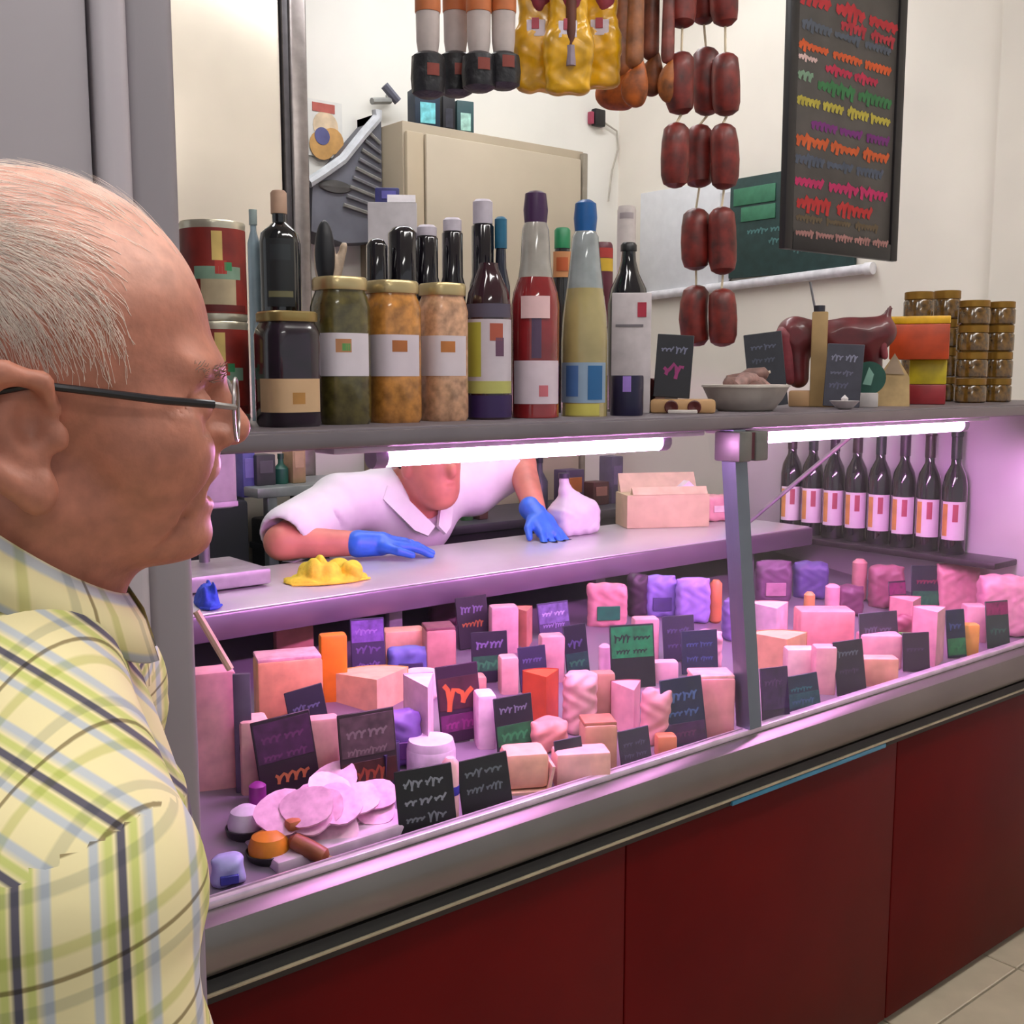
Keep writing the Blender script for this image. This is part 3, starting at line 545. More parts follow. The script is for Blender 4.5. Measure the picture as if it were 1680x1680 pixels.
disp = [
 ('block', (324, 1092, 392, 1296), PINK, 'tall pale vacuum pack at the left end of the display', 'cheese', .05, None),
 ('block', (426, 1078, 532, 1190), PEACH, 'large peach cheese block under the left worktop end', 'cheese', .07, '#e0a8ae'),
 ('block', (528, 1036, 572, 1152), '#e08418', 'narrow upright bright orange cheese slab', 'cheese', .03, None),
 ('block', (632, 1032, 700, 1098), '#dba98a', 'peach block behind the blue packet', 'cheese', .05, None),
 ('pouch', (640, 1062, 708, 1112), '#6a6fb8', 'blue and lilac wrapped packet in the back row', 'packet', .03, '#3b355a'),
 ('sector', (556, 1112, 682, 1172), '#e2bd94', 'wide low pale yellow cheese wedge behind the brown card', 'cheese', .10, '#d8a24e'),
 ('wheel', (664, 1104, 724, 1146), PALE, 'small white round cheese behind the purple pouch', 'cheese', .05, None),
 ('block', (502, 1172, 560, 1300), '#d9a09e', 'upright pale pink cheese slab between purple and brown cards', 'cheese', .03, None),
 ('stick', (536, 1270, 566, 1312), '#a8202c', 'small red stub beside the purple card', 'packet', .03, '#c83a4a'),
 ('pouch', (622, 1168, 692, 1262), '#7d5cae', 'bright purple foil pouch behind the scribbled card', 'packet', .04, '#5a2a72'),
 ('sector', (678, 1120, 728, 1260), '#e6c6d2', 'tall white cheese wedge left of the orange-lettered card', 'cheese', .09, '#cfa6b4'),
 ('stick', (728, 1240, 756, 1350), '#e8b4b8', 'upright pale pink sausage with blue band at the front', 'sausage', .03, '#2e2aa0'),
 ('dome', (378, 1330, 440, 1384), '#d6c8dc', 'white cheese on a dark dish at the front left corner', 'cheese', .04, '#241c28'),
 ('dome', (412, 1374, 482, 1424), '#d5801f', 'orange spread heaped in a black dish at the front left', 'spread', .04, '#1a141c'),
 ('pouch', (352, 1410, 402, 1458), '#a9a8dc', 'light blue packet at the very front left corner', 'packet', .03, '#3a3a9a'),
 ('stick', (412, 1284, 440, 1350), '#8a2a86', 'twisted magenta wrapper beside the purple card', 'packet', .02, None),
 ('block', (806, 992, 852, 1072), '#d9a6ae', 'upright pink cheese slab in the back row left of the lilac card', 'cheese', .04, None),
 ('sector', (846, 1000, 882, 1066), '#c98672', 'brownish pink wedge in the back row beside the pink slab', 'cheese', .06, '#8a4030'),
 ('block', (822, 1076, 852, 1140), '#e2b2a8', 'small peach block right of the green-lettered card', 'cheese', .04, None),
 ('pouch', (966, 956, 1030, 1030), '#d78f98', 'pink meat pack with green label under the worktop', 'meat', .03, '#167050'),
 ('pouch', (1060, 944, 1112, 1014), '#8a78c8', 'lilac wrapped packet in the back right of the left bay', 'packet', .04, '#4a3a78'),
 ('pouch', (1112, 948, 1166, 1024), '#9a82d2', 'lilac wrapped packet next to the post in the back row', 'packet', .04, None),
 ('stick', (1166, 950, 1186, 1024), '#c8764a', 'thin orange-brown sausage standing beside the lilac packets', 'sausage', .03, None),
 ('block', (1040, 1012, 1082, 1084), '#e0a6ac', 'pink block behind the large green card', 'cheese', .04, None),
 ('sector', (866, 1106, 926, 1196), '#c84e28', 'orange-red cheese wedge in the middle of the display', 'cheese', .06, '#9c2a22'),
 ('pouch', (930, 1104, 982, 1208), '#cf9c9c', 'pink shrink-wrapped cheese beside the orange-red wedge', 'cheese', .05, None),
 ('block', (968, 1100, 1010, 1186), '#b98674', 'upright brownish cheese slab in the middle', 'cheese', .03, None),
 ('block', (958, 1186, 1014, 1262), '#bf8a72', 'light brown cheese block at the front middle', 'cheese', .05, '#a86a52'),
 ('sector', (1014, 1128, 1064, 1214), '#d8a4a8', 'pink cheese wedge with dark rind left of the navy card', 'cheese', .07, '#7a3440'),
 ('pouch', (1056, 1132, 1104, 1226), '#d7939a', 'salmon pink vacuum pack beside the navy card', 'meat', .04, None),
 ('block', (1136, 1108, 1206, 1214), '#d98c92', 'large salmon pink block just left of the steel post', 'cheese', .06, '#e0aaa4'),
 ('tray', (822, 1226, 912, 1304), '#e0a890', 'peach coloured tray of cheese at the front edge', 'tray', .05, '#d8b09a'),
 ('block', (1078, 1206, 1112, 1244), '#c87a52', 'small orange-brown piece at the front edge before the navy card', 'cheese', .03, None),
 ('block', (1072, 1084, 1114, 1122), '#e6b4c0', 'small pink piece behind the navy card', 'cheese', .03, None),
 ('pouch', (1140, 1036, 1186, 1098), '#dea2b4', 'pink packet just left of the post in the middle row', 'packet', .04, None),
 ('sector', (1240, 996, 1306, 1050), '#e6c8d0', 'white cheese wedge just right of the post', 'cheese', .09, '#d89a8a'),
 ('sector', (1242, 1046, 1336, 1112), '#dfae86', 'peach cheese wedge right of the post', 'cheese', .09, '#c87848'),
 ('block', (1312, 1000, 1402, 1062), '#de8f92', 'wide salmon pink block in the right bay', 'meat', .07, None),
 ('stick', (1356, 958, 1380, 1012), '#e6a4b4', 'pale pink upright sausage behind the salmon block', 'sausage', .03, None),
 ('stick', (1320, 970, 1338, 1030), '#d89a62', 'thin peach stick beside the pale pink sausage', 'sausage', .03, None),
 ('block', (1336, 1058, 1372, 1140), '#dea0a6', 'upright pink slab at the front of the right bay', 'cheese', .04, None),
 ('block', (1414, 1078, 1474, 1128), '#dc9a86', 'small peach pink block at the front of the right bay', 'cheese', .04, None),
 ('sector', (1508, 1000, 1560, 1096), '#dea0ac', 'tall pink wedge at the front right', 'cheese', .07, '#c87a86'),
 ('block', (1572, 1022, 1606, 1076), '#d8964a', 'small orange block between the two green-lettered right cards', 'cheese', .03, None),
 ('pouch', (1540, 924, 1606, 1010), '#cf8696', 'large pink ham piece in the back right', 'meat', .06, None),
 ('pouch', (1612, 944, 1690, 1046), '#d890a8', 'large pink ham at the far right end', 'meat', .07, None),
 ('pouch', (1244, 920, 1300, 990), '#6a4668', 'dark purple wrapped packet in the back of the right bay', 'packet', .05, '#a87890'),
 ('pouch', (1306, 922, 1360, 984), '#5a4a86', 'violet wrapped packet in the back of the right bay', 'packet', .05, None),
 ('stick', (1400, 916, 1424, 988), '#c08486', 'upright dusky pink sausage in the back of the right bay', 'sausage', .03, None),
 ('pouch', (1430, 928, 1484, 1000), '#96586c', 'dusky rose packet in the back of the right bay', 'meat', .05, None),
 ('pouch', (1466, 1010, 1500, 1062), '#8a4458', 'dark pink packet with green sticker at the right', 'packet', .03, '#3f8a2f'),
]
disp += [
 ('block', (398, 1176, 446, 1304), '#e0b0a8', 'pale pink slab behind the large dark purple card', 'cheese', .05, None),
 ('wheel', (672, 1216, 752, 1276), '#dcc6dc', 'pale lilac round cheese behind the scribbled black card', 'cheese', .05, None),
 ('block', (784, 1136, 816, 1230), '#e6cada', 'narrow white slab right of the orange-figured card', 'cheese', .05, None),
 ('block', (912, 1232, 1004, 1296), '#e0a8a0', 'low pink block along the front edge in the middle', 'cheese', .05, None),
 ('pouch', (876, 1186, 934, 1238), '#d09088', 'small pink packet in front of the orange-red wedge', 'packet', .05, None),
 ('stick', (984, 1056, 1004, 1112), '#e6bccb', 'small whitish stick left of the large green card', 'sausage', .03, None),
 ('block', (700, 1030, 750, 1112), '#c08a86', 'dusky pink block between blue packet and dark card', 'cheese', .06, '#7a4a52'),
 ('pouch', (708, 972, 752, 1030), '#4a2038', 'dark maroon packet at the back under the worktop', 'packet', .05, None),
 ('pouch', (1190, 984, 1232, 1054), '#7a62a8', 'violet packet behind the steel post', 'packet', .05, None),
 ('block', (1290, 1062, 1340, 1126), '#e0bcb8', 'white pink block in front of the peach wedge', 'cheese', .04, None),
 ('block', (1584, 992, 1618, 1054), '#d89aa8', 'pink slab left of the magenta-topped card', 'cheese', .05, None),
 ('pouch', (1034, 942, 1064, 1014), '#3a1c3c', 'dark plum packet beside the pink pack under the worktop', 'packet', .05, None),
 ('pouch', (1376, 962, 1418, 1012), '#6a3a58', 'plum coloured packet behind the salmon block', 'packet', .05, None),
 ('block', (454, 1024, 516, 1078), '#b0706c', 'dusky brown block in the dark corner behind the peach block', 'cheese', .05, None),
 ('sector', (1470, 984, 1520, 1050), '#d8949c', 'rose pink wedge behind the dark violet card', 'cheese', .07, '#b86a78'),
 ('block', (888, 1040, 928, 1120), '#dba4a6', 'pink slab between the slate violet and narrow green cards', 'cheese', .04, None),
 ('block', (752, 1110, 800, 1140), '#d8a090', 'small peach piece behind the orange-figured card', 'cheese', .04, None),
 ('sector', (600, 1236, 668, 1312), '#2a2048', 'navy wrapped wedge behind the scribbled card', 'cheese', .07, '#3a2a6a'),
 ('block', (1412, 1040, 1480, 1096), '#d898a4', 'pink block behind the slate card with green writing', 'cheese', .05, None),
]
for d in disp: D(*d)
# heap of pale slices at the front left
c = base(575, 1408); u = sz(c, 1)
t = thing('sliced_meat', 'heap of pale pink sliced meat at the front left', 'meat', Vector((c.x+.01, 1.37, deckz(1.37))), 0)
for k in range(16):
    x = -100*u+210*u*rng.random(); y = -.05+.09*rng.random(); z = .012+.028*(1-abs(x)/(130*u))*rng.random()+.004*k*.6
    R_ = rng.uniform(.030, .042); s_ = MB()
    ring = [(R_*(1+.08*math.sin(3*a+k))*math.cos(a), R_*(1+.1*math.cos(2*a+k))*math.sin(a)) for a in [2*math.pi*i/18 for i in range(18)]]
    s_.prism(ring, 0, .003).xf(Matrix.Translation((x, y, z)) @ Euler((rng.uniform(.3, .6), rng.uniform(-.4, -.1), 0)).to_matrix().to_4x4())
    obj('slice', s_, M(rng.choice(['#e0b2cc', '#d8a4c4', '#e6c0d4']), .5, noise=.1, scale=60), t)
for x, y in ((10, 0), (30, -.03), (-80, -.035)): obj('herb_garnish', MB().cbox(x*u-.012, x*u+.012, y-.01, y+.01, .03, .046, .006), M('#a8603a', .6, noise=.2), t)
obj('tray', MB().cbox(-.115, .115, -.075, .075, -.010, .008, .004), M('#c9b3c6', .4), t)
c = base(508, 1420); t = thing('short_sausage', 'short curved brown sausage before the sliced meat', 'sausage', Vector((c.x, c.y, deckz(c.y))), face_cam(c))
obj('casing', MB().tube([(-.025, .02, .03), (-.02, .016, .03), (0, .005, .022), (.02, -.004, .013), (.026, -.006, .012)], [.006, .012, .013, .012, .005], 12), M('#8a4a2e', .45, noise=.2), t); obj('knot', MB().tube([(.026, -.006, .012), (.034, -.008, .010)], .003, 6), M('#b89a7a', .7), t)
# narrow grey divider by the tall pack
c = base(402, 1300); t = thing('divider', 'narrow grey upright divider beside the tall pale pack', 'divider', Vector((c.x, c.y, deckz(c.y))), face_cam(c)); u = sz(c, 1)
obj('strip', MB().cbox(-14*u, 14*u, -.002, .006, 0, 200*u, .002), M('#6d5f78', .4, .5), t); obj('clip', MB().lathe([(0, 0), (11*u, .001), (9*u, .005), (0, .006)], 16).xf(Matrix.Translation((4*u, -.002, 76*u)) @ Matrix.Rotation(math.pi/2, 4, 'X') @ Matrix.Scale(1.7, 4, (0, 1, 0))), M('#2d1630', .5), t)

# price cards: (box px, face colour, roll, label, lines)
BLK = '#15121a'; SL = '#2c2836'
def L_(z0, z1, c, w_=2, x0=.12, x1=.88): return (z0, z1, x0, x1, c, w_)
cards = [
 ((428, 1172, 524, 1316), '#22101f', .22, 'large dark purple card with orange writing at the front left', [L_(.72, .84, '#5c2a58'), L_(.52, .62, '#5c2a58'), L_(.24, .4, '#a8603a', 1, .25), L_(.06, .12, '#6d6478', 1, .3, .95)]),
 ((556, 1166, 652, 1318), '#2b1b22', -.03, 'large dark brown card with grey and red writing', [L_(.72, .84, '#77656c'), L_(.54, .62, '#6d5a60', 1), L_(.26, .4, '#8a3a24', 1), L_(.08, .14, '#23204a', 2)]),
 ((650, 1258, 742, 1364), '#121216', .10, 'black card covered in grey chalk scribbles at the front', [L_(.7, .86, '#7d8088'), L_(.42, .58, '#7d8088', 3), L_(.16, .3, '#6d7078')]),
 ((752, 1240, 836, 1336), '#15151a', .16, 'black card with grey chalk left of the peach tray', [L_(.68, .84, '#5f656c'), L_(.4, .54, '#5f656c')]),
 ((474, 1128, 538, 1204), '#20222e', .28, 'small slate card leaning on the large peach block', [L_(.5, .68, '#565c74'), L_(.2, .34, '#4a5068')]),
 ((574, 1016, 628, 1120), '#33264e', -.04, 'purple and black card right of the orange slab', [L_(.75, .86, '#8a6ab8', 1), L_(.45, .58, '#5f4a86'), L_(.2, .32, '#5f4a86')]),
 ((718, 1090, 788, 1218), '#2a0f2c', .06, 'dark purple card with orange figures in the middle left', [L_(.48, .78, '#b8562e', 1), L_(.18, .3, '#7a2a6a')]),
 ((748, 980, 802, 1066), '#2a2430', .04, 'dark card with small orange writing in the back row', [L_(.7, .84, '#6d6288'), L_(.42, .54, '#a8643a', 1)]),
 ((770, 1038, 828, 1122), '#1f1a2c', -.05, 'dark card with green lower writing behind the purple card', [L_(.68, .84, '#6a5c8a'), L_(.28, .46, '#2f7d4c', 1)]),
 ((880, 990, 932, 1048), '#4a3f66', .08, 'lilac card in the back row left of the green-labelled pack', [L_(.6, .78, '#b0a2cc'), L_(.28, .42, '#8a7ab0')]),
 ((924, 1026, 964, 1120), '#1c1a2a', .05, 'narrow dark card with green writing left of the large green card', [L_(.6, .76, '#4a4470', 1), L_(.26, .42, '#2a6a4a', 1)]),
 ((998, 1026, 1068, 1132), '#101a1e', -.04, 'card with large bright green writing in the centre', [L_(.74, .86, '#0c2a1e', 2, .08, .95), L_(.54, .64, '#0c2a1e', 2)]),
 ((848, 1062, 894, 1136), '#2f2c48', .03, 'slate violet card behind the orange-red wedge', [L_(.64, .78, '#5c5886'), L_(.3, .44, '#5c5886')]),
 ((808, 1142, 874, 1236), '#1c1b26', .02, 'slate card with green band at the middle front', [L_(.72, .84, '#6a6880'), L_(.22, .42, '#2f7d4a', 1)]),
 ((1086, 1112, 1152, 1226), '#16203c', .14, 'navy blue card with pale blue writing left of the salmon block', [L_(.68, .82, '#3f5a86'), L_(.44, .56, '#3f5a86'), L_(.14, .26, '#5a2a52', 1)]),
 ((908, 1212, 954, 1286), '#231d30', .12, 'small slate card at the front right of the peach tray', [L_(.6, .74, '#4a4466'), L_(.24, .38, '#5a2a3a', 1)]),
 ((1010, 1196, 1064, 1258), '#332c42', .12, 'small grey violet card before the light brown block', [L_(.55, .7, '#55506c'), L_(.25, .38, '#55506c')]),
 ((1084, 1012, 1134, 1088), '#322e48', 0, 'slate card under the lilac packets', [L_(.62, .76, '#544f78'), L_(.3, .42, '#544f78')]),
 ((1112, 1036, 1172, 1108), '#1c2240', -.1, 'navy card tilted in front of the lilac packets', [L_(.62, .76, '#3a4a7a'), L_(.3, .42, '#3a4a7a')]),
 ((1242, 1096, 1290, 1196), '#2e1a3a', -.06, 'tall purple card just right of the steel post', [L_(.7, .82, '#5a3a6a', 1), L_(.4, .52, '#4a3060', 1)]),
 ((1288, 1108, 1338, 1168), '#1d2c40', .22, 'small teal and blue card beside the tall purple card', [L_(.55, .7, '#2f6a72', 1), L_(.2, .36, '#3a5a7a', 1)]),
 ((1366, 1052, 1414, 1142), '#262030', .08, 'dark card at the front of the right bay', [L_(.72, .84, '#5c6470', 1), L_(.4, .5, '#4a4058', 1)]),
 ((1404, 1006, 1470, 1092), '#302a3c', -.05, 'slate card with green writing in the middle of the right bay', [L_(.6, .74, '#55506a'), L_(.24, .42, '#4a7a3a', 1)]),
 ((1476, 1040, 1516, 1104), '#2a1c30', -.04, 'dark violet card below the green sticker at the right', [L_(.5, .66, '#4a3a58', 1)]),
 ((1548, 1002, 1578, 1082), '#15223a', 0, 'narrow navy card with green foot at the front right', [L_(.6, .74, '#3a4a7a', 1), L_(.12, .34, '#2a7a4a', 1)]),
 ((1612, 988, 1650, 1066), '#1c3030', -.04, 'dark green card with magenta top at the far right', [L_(.74, .94, '#8a1f5a', 1, .05, .95), L_(.3, .46, '#2f5a4e', 1)]),
 ((1492, 930, 1546, 1008), '#262636', -.1, 'dark card with green and red writing in the back right', [L_(.6, .74, '#7a2a4a', 1), L_(.22, .4, '#2a6a4a', 1)]),
 ((1454, 956, 1482, 1012), '#3a2038', 0, 'small plum card in the back of the right bay', [L_(.66, .84, '#8a2a66', 1), L_(.3, .44, '#5a4a68', 1)]),
]
BANDS = {0: [(.5, .96, '#3f1740')], 1: [(.52, .96, '#4c3740'), (.2, .46, '#3a1512'), (.02, .18, '#14123a')], 5: [(.62, .97, '#6a4a9c')], 6: [(.42, .84, '#3d1526'), (.14, .36, '#5a1c52')], 8: [(.22, .52, '#1c5638')], 9: [(.4, .95, '#6d6096')], 10: [(.2, .5, '#173f38')], 11: [(.48, .97, '#128046')], 13: [(.14, .5, '#1d5a34')], 14: [(.04, .34, '#3a1c42')], 19: [(.3, .97, '#3d2450')], 20: [(.1, .5, '#1f4a52')], 22: [(.16, .5, '#3a5a36')], 24: [(.05, .4, '#1c6a40')], 25: [(.7, .97, '#7a1450')], 26: [(.15, .45, '#1f5a42')], 27: [(.6, .95, '#7a1c58')]}
for k, (b, col, roll, lab, lines) in enumerate(cards):
    x0, y0, x1, y1 = b; cx = (x0+x1)/2; p = base(cx, y1-4); u = sz(p, 1); p = Vector((p.x, p.y-.012, deckz(p.y-.012)))
    card(p, (x1-x0)*u/math.cos(face_cam(p)*.6), (y1-y0)*u*.98, face_cam(p)*.35+.10*math.sin(k*2.1), .16, -roll*.4, lab, col, lines, group='price cards in the display', seed=k*7, bands=BANDS.get(k, ()))

# ------------------------------------------------------------------ hanging goods
HY = 1.62; RAILZ = 2.62
rail = thing('hanging_rail', 'steel rail above the counter from which sausages hang', 'rail', (0, 0, 0))
obj('bar', MB().tube([(.95, HY, RAILZ), (2.2, HY, RAILZ)], .011, 12), STEEL, rail)
for x in (1.0, 2.15): obj('hanger_rod', MB().tube([(x, HY, RAILZ), (x, HY, 3.3)], .006, 8), STEEL, rail)
def hang_pt(px, py, Y=HY): return at(px, py, Y=Y)
TW = M('#cfc0a4', .8)
# three strings of dark red sausages
CH = M('#641a13', .5, 0, .3, 35, coat=.08)
def link(mb_pts, r): return MB().tube(mb_pts, r, 14)
tiers = [(-78, 44), (82, 190), (206, 312), (342, 448), (470, 572)]
for name, xs, lab, dy in (('sausage_string', [1122, 1118, 1110, None, None], 'leftmost and shortest string of dark red sausages', -.01), ('sausage_string', [1158, 1158, 1148, 1142, 1142], 'middle string of dark red sausages', .04), ('sausage_string', [1192, 1190, 1186, 1184, 1184], 'rightmost string of dark red sausages beside the menu board', -.02)):
    top = hang_pt(xs[0], 0); Yk = HY+dy; t = thing(name, lab, 'sausages', (top.x, Yk, RAILZ-.01), group='strings of dark red sausages')
    prev = Vector((0, 0, 0)); org = Vector(t.location)
    for (y0, y1), x in zip(tiers, xs):
        if x is None: break
        a = at(x, y0+rng.uniform(-5, 5), Y=Yk)-org; b = at(x+rng.uniform(-3, 3), y1+rng.uniform(-5, 3), Y=Yk)-org; r = sz(a+org, 46)/2; d = b-a
        bow = Vector((rng.uniform(-.004, .004), rng.uniform(-.004, .004), 0))
        lk = obj('sausage_link', MB().tube([a, a+d*.03, a+d*.1, a+d*.3+bow, a+d*.55+bow*1.5, a+d*.8+bow, a+d*.93, a+d*.98, b], [r*.25, r*.6, r*.9, r, r*1.03, r, r*.85, r*.5, r*.2], 16), CH, t)
        obj('twine', MB().tube([prev, a], .0028, 6), TW, t)
        prev = b
# white sausages in black-ended sleeves
for px, yb, dy, lab in ((703, 160, 0, 'white-cased cured sausage with black end, leftmost on the rail'), (748, 158, .05, 'white-cased cured sausage with black end, second from the left'), (786, 150, -.02, 'white-cased cured sausage with black end, third from the left'), (826, 146, -.035, 'white-cased cured sausage with black end, next to the yellow bags')):
    Y = HY+dy; q = at(px, yb, Y=Y); t = thing('cured_sausage', lab, 'sausage', (q.x, Y, RAILZ-.011), group='white-cased sausages on the rail'); u = sz(q, 1); zb = q.z-(RAILZ-.011)
    zt = at(px, 88, Y=Y).z-(RAILZ-.011); zo = at(px, 12, Y=Y).z-(RAILZ-.011)
    obj('casing', MB().lathe([(15*u, zt-.01), (19*u, zt+.02), (20*u, zo+.02), (19*u, -.12), (8*u, -.06), (2*u, -.05)], 18), M('#b5a8a4', .6, noise=.08, scale=20), t)
    obj('band', MB().lathe([(20.5*u, zo-.01), (21*u, zo-.008), (21*u, zo+.05), (20.5*u, zo+.052)], 18), M('#b8683a', .5), t)
    en = obj('black_end', MB().lathe([(16*u, zb), (27*u, zb+.006), (29*u, zb+.03), (27*u, zt-.006), (18*u, zt)], 12), M('#16141a', .45, noise=.3, scale=40, bump=.4), t)
    obj('red_print', arc(29.6*u, zb+.03, zb+.05, front_angle(q)+.3, .35), M('#7a2a1c', .5), en)
    obj('twine', MB().tube([(0, 0, -.055), (0, 0, 0)], .0025, 6), TW, t)
# yellow bags
for px, y1, w_, dy, lab in ((880, 152, 70, .03, 'yellow plastic bag of cured meat, left of three'), (932, 156, 74, -.04, 'yellow plastic bag with white label, middle of three'), (984, 146, 64, .035, 'yellow plastic bag of cured meat, right of three')):
    Y = HY+dy; q = at(px, y1, Y=Y); zr = RAILZ-.011; t = thing('yellow_bag', lab, 'bag', (q.x, Y, zr), face_cam(q), group='yellow bags on the rail'); u = sz(q, 1); zb = q.z-zr
    V, Q = blob([('u', srbox((0, 0, zb+.055), (w_/2*u, .018, .055), .014), .01), ('u', srbox((0, 0, zb+.18), (w_/2*u*.85, .022, .12), .014), .03), ('u', scone((0, 0, zb+.28), (0, 0, -.06), .03, .008), .03)], (-.06, -.05, zb), (.06, .05, 0), .005)
    b_ = netmesh('bag_film', V, Q, M('#d29d14', .3, 0, .15, 25, coat=.3), t)
    obj('paper_label', MB().cbox(-16*u, 14*u, -.0275, -.0245, zb+.095, zb+.125, .001, 1), M('#c9bfcb', .5), t); obj('label_print', MB().cbox(-8*u, 4*u, -.029, -.0276, zb+.108, zb+.128, .0005, 1), M('#a03a4a', .5), t)
    V, Q = blob([('u', sell((6*u, -.014, zb+.21), (w_*.36*u, .018, .075)), .01)], (-.05, -.05, zb+.1), (.05, .02, zb+.32), .005)
    netmesh('meat_window', V, Q, M('#8a3040', .4, noise=.2), t)
    obj('twine', MB().tube([(0, 0, -.065), (0, 0, 0)], .0025, 6), TW, t)
t = thing('cured_sausage', 'thin dark sausage hanging in front of the yellow bags', 'sausage', (at(937, 60, Y=1.56).x, 1.56, RAILZ-.011)); q = at(937, 108, Y=1.56); zb = q.z-(RAILZ-.011)
obj('casing', MB().tube([(0, 0, -.06), (0, 0, -.08), (0, 0, zb+.06), (0, 0, zb+.03)], [.004, .009, .010, .006], 10), M('#5a2a1a', .5), t); obj('tail', MB().tube([(0, 0, zb+.035), (0, 0, zb)], .009, 8), M('#8a7a86', .5), t); obj('twine', MB().tube([(0, .06, 0), (0, .03, -.03), (0, 0, -.065)], .0025, 6), TW, t)
# brown cured pieces
for k, (px, y1, w_, dy, c, c2, lab) in enumerate(((1012, 182, 66, .10, '#7a4420', '#9a4a10', 'brown cured meat piece with orange tip, leftmost of four'), (1040, 176, 40, -.03, '#7d4c2c', '#92480f', 'brown cured meat piece with orange tip, second of four'), (1066, 158, 38, .05, '#6d3a2a', '#7a4018', 'reddish brown cured meat piece, third of four'), (1094, 168, 30, 0, '#703832', '#8a4c18', 'reddish cured meat piece beside the sausage strings'))):
    Y = HY+dy; q = at(px, y1, Y=Y); zr = RAILZ-.011; t = thing('cured_meat', lab, 'meat', (q.x, Y, zr), face_cam(q), group='brown cured pieces on the rail'); u = sz(q, 1); zb = q.z-zr; W = w_/2*u
    V, Q = blob([('u', scone((0, 0, zb+.09), (W*.1, 0, zb+.30), W*.75, W*.62), .02), ('u', scone((W*.1, 0, zb+.3), (0, 0, -.10), W*.6, W*.25), .02)], (-W*1.3, -W*1.3, zb+.04), (W*1.3, W*1.3, -.05), .005)
    netmesh('meat', V, Q, M(c, .5, noise=.3, scale=30, bump=.3), t)
    V, Q = blob([('u', sell((-W*.1, 0, zb+.035), (W, W*.6, .034)), .01), ('u', sell((W*.5, 0, zb+.05), (W*.5, W*.5, .045)), .02)], (-W*1.4, -W*1.3, zb), (W*1.4, W*1.3, zb+.1), .005)
    netmesh('orange_tip', V, Q, M(c2, .5, noise=.3, scale=40), t)
    obj('twine', MB().tube([(0, 0, -.10), (0, 0, 0)], .0025, 6), TW, t)

# ------------------------------------------------------------------ menu board, wall boards
SY = 1.80; bl, br_ = at(1281, 405, Y=SY), at(1466, 432, Y=SY); x0, x1 = bl.x, br_.x; z0 = (bl.z+br_.z)/2; z1 = 2.62
mb_ = thing('menu_board', 'tall hanging black menu board with rows of coloured handwriting', 'menu board', (x0, SY, z0)); W = x1-x0; H_ = z1-z0
obj('board_face', MB().cbox(.01, W-.01, -.004, .006, .01, H_-.01, .002), M('#47423f', .55, noise=.12, scale=8), mb_)
for a in ((0, .035, 0, H_), (W-.035, W, 0, H_), (.0352, W-.0352, 0, .045), (.0352, W-.0352, H_-.04, H_)): obj('frame_bar', MB().cbox(a[0], a[1], -.012, .008, a[2], a[3], .003), M('#141013', .45), mb_)
for x in (.06, W-.06): obj('cord', MB().tube([(x, 0, H_), (x, 0, 3.3-z0)], .003, 6), M('#1b1b1b', .7), mb_)
r = random.Random(4)
for y, c, a, b, wd, hh in ((14, '#a8242c', .08, .95, 3, .045), (40, '#a02834', .42, .95, 2, .03), (58, '#4a505c', .1, .9, 3, .03), (92, '#c05020', .08, .92, 3, .03), (118, '#a82040', .3, .8, 2, .03), (112, '#c8a8a4', .08, .26, 1, .02), (148, '#2f6a3c', .24, .94, 2, .034), (140, '#6d8a72', .08, .22, 1, .03), (180, '#a89a38', .08, .92, 4, .028), (214, '#6a1f6a', .2, .92, 3, .03), (243, '#b85020', .08, .94, 3, .034), (273, '#454c5c', .08, .86, 3, .03), (308, '#b01f58', .08, .92, 3, .034), (342, '#a82424', .1, .78, 2, .036), (366, '#5a4a34', .1, .86, 3, .022), (391, '#9a6d68', .08, .92, 5, .020)):
    z = at(1380, y, Y=SY).z-z0
    obj('chalk_writing', scribble(W*a, W*b, z-hh/2, hh, hh*.19, r, words=wd, y=-.0052 if y < 385 else -.0126), M(c, .7), mb_, smooth=0, kind='stuff')
WX = RX-.002
def wallbox(name, p0, p1, y0, y1, mat, parent, th0, th1):
    ya, yb = sorted((at(p0, y0, X=WX).y, at(p1, y1, X=WX).y)); za, zb = sorted((at(p0, y0, X=WX).z, at(p1, y1, X=WX).z))
    return obj(name, MB().cbox(WX-th1, WX-th0, ya, yb, za, zb, .002), mat, parent)
t = thing('green_board', 'dark green chalkboard on the wall behind the menu board', 'board', (0, 0, 0))
wallbox('board_face', 1204, 1405, 296, 440, M('#26403e', .6, noise=.1), t, 0, .02)
for a in ((1210, 1278, 312, 330), (1222, 1278, 342, 358)): wallbox('green_strip', *a, M('#3d7a5c', .6), t, .0205, .024)
for y_, a_ in ((385, 1225), (400, 1260), (415, 1300)):
    q = at(a_, y_, X=WX-.021); m_ = scribble(0, .22, 0, .025, .003, r, words=2); m_.xf(Matrix.Translation((WX-.0212, q.y, q.z)) @ Matrix.Rotation(-math.pi/2, 4, 'Z')); obj('chalk_writing', m_, M('#4f7a78', .7), t, smooth=0, kind='stuff')
t = thing('white_sheet', 'pale white board on the wall left of the green chalkboard', 'board', (0, 0, 0))
wallbox('sheet', 1054, 1198, 318, 478, M('#dcdde0', .5, noise=.02), t, 0, .012)
wallbox('side_strip', 1186, 1200, 318, 478, M('#c4c4c9', .5, noise=.02), t, .0122, .018)
t = thing('ledge_rod', 'white rounded ledge below the wall boards', 'ledge', (0, 0, 0))
a, b = at(1062, 486, X=WX-.02), at(1420, 441, X=WX-.02); obj('rod', MB().tube([a, b], .018, 12), M('#dfdde2', .4), t); obj('end_knob', MB().tube([b, b+Vector((0, -.03, 0))], .022, 12), M('#e2e0e4', .4), t)

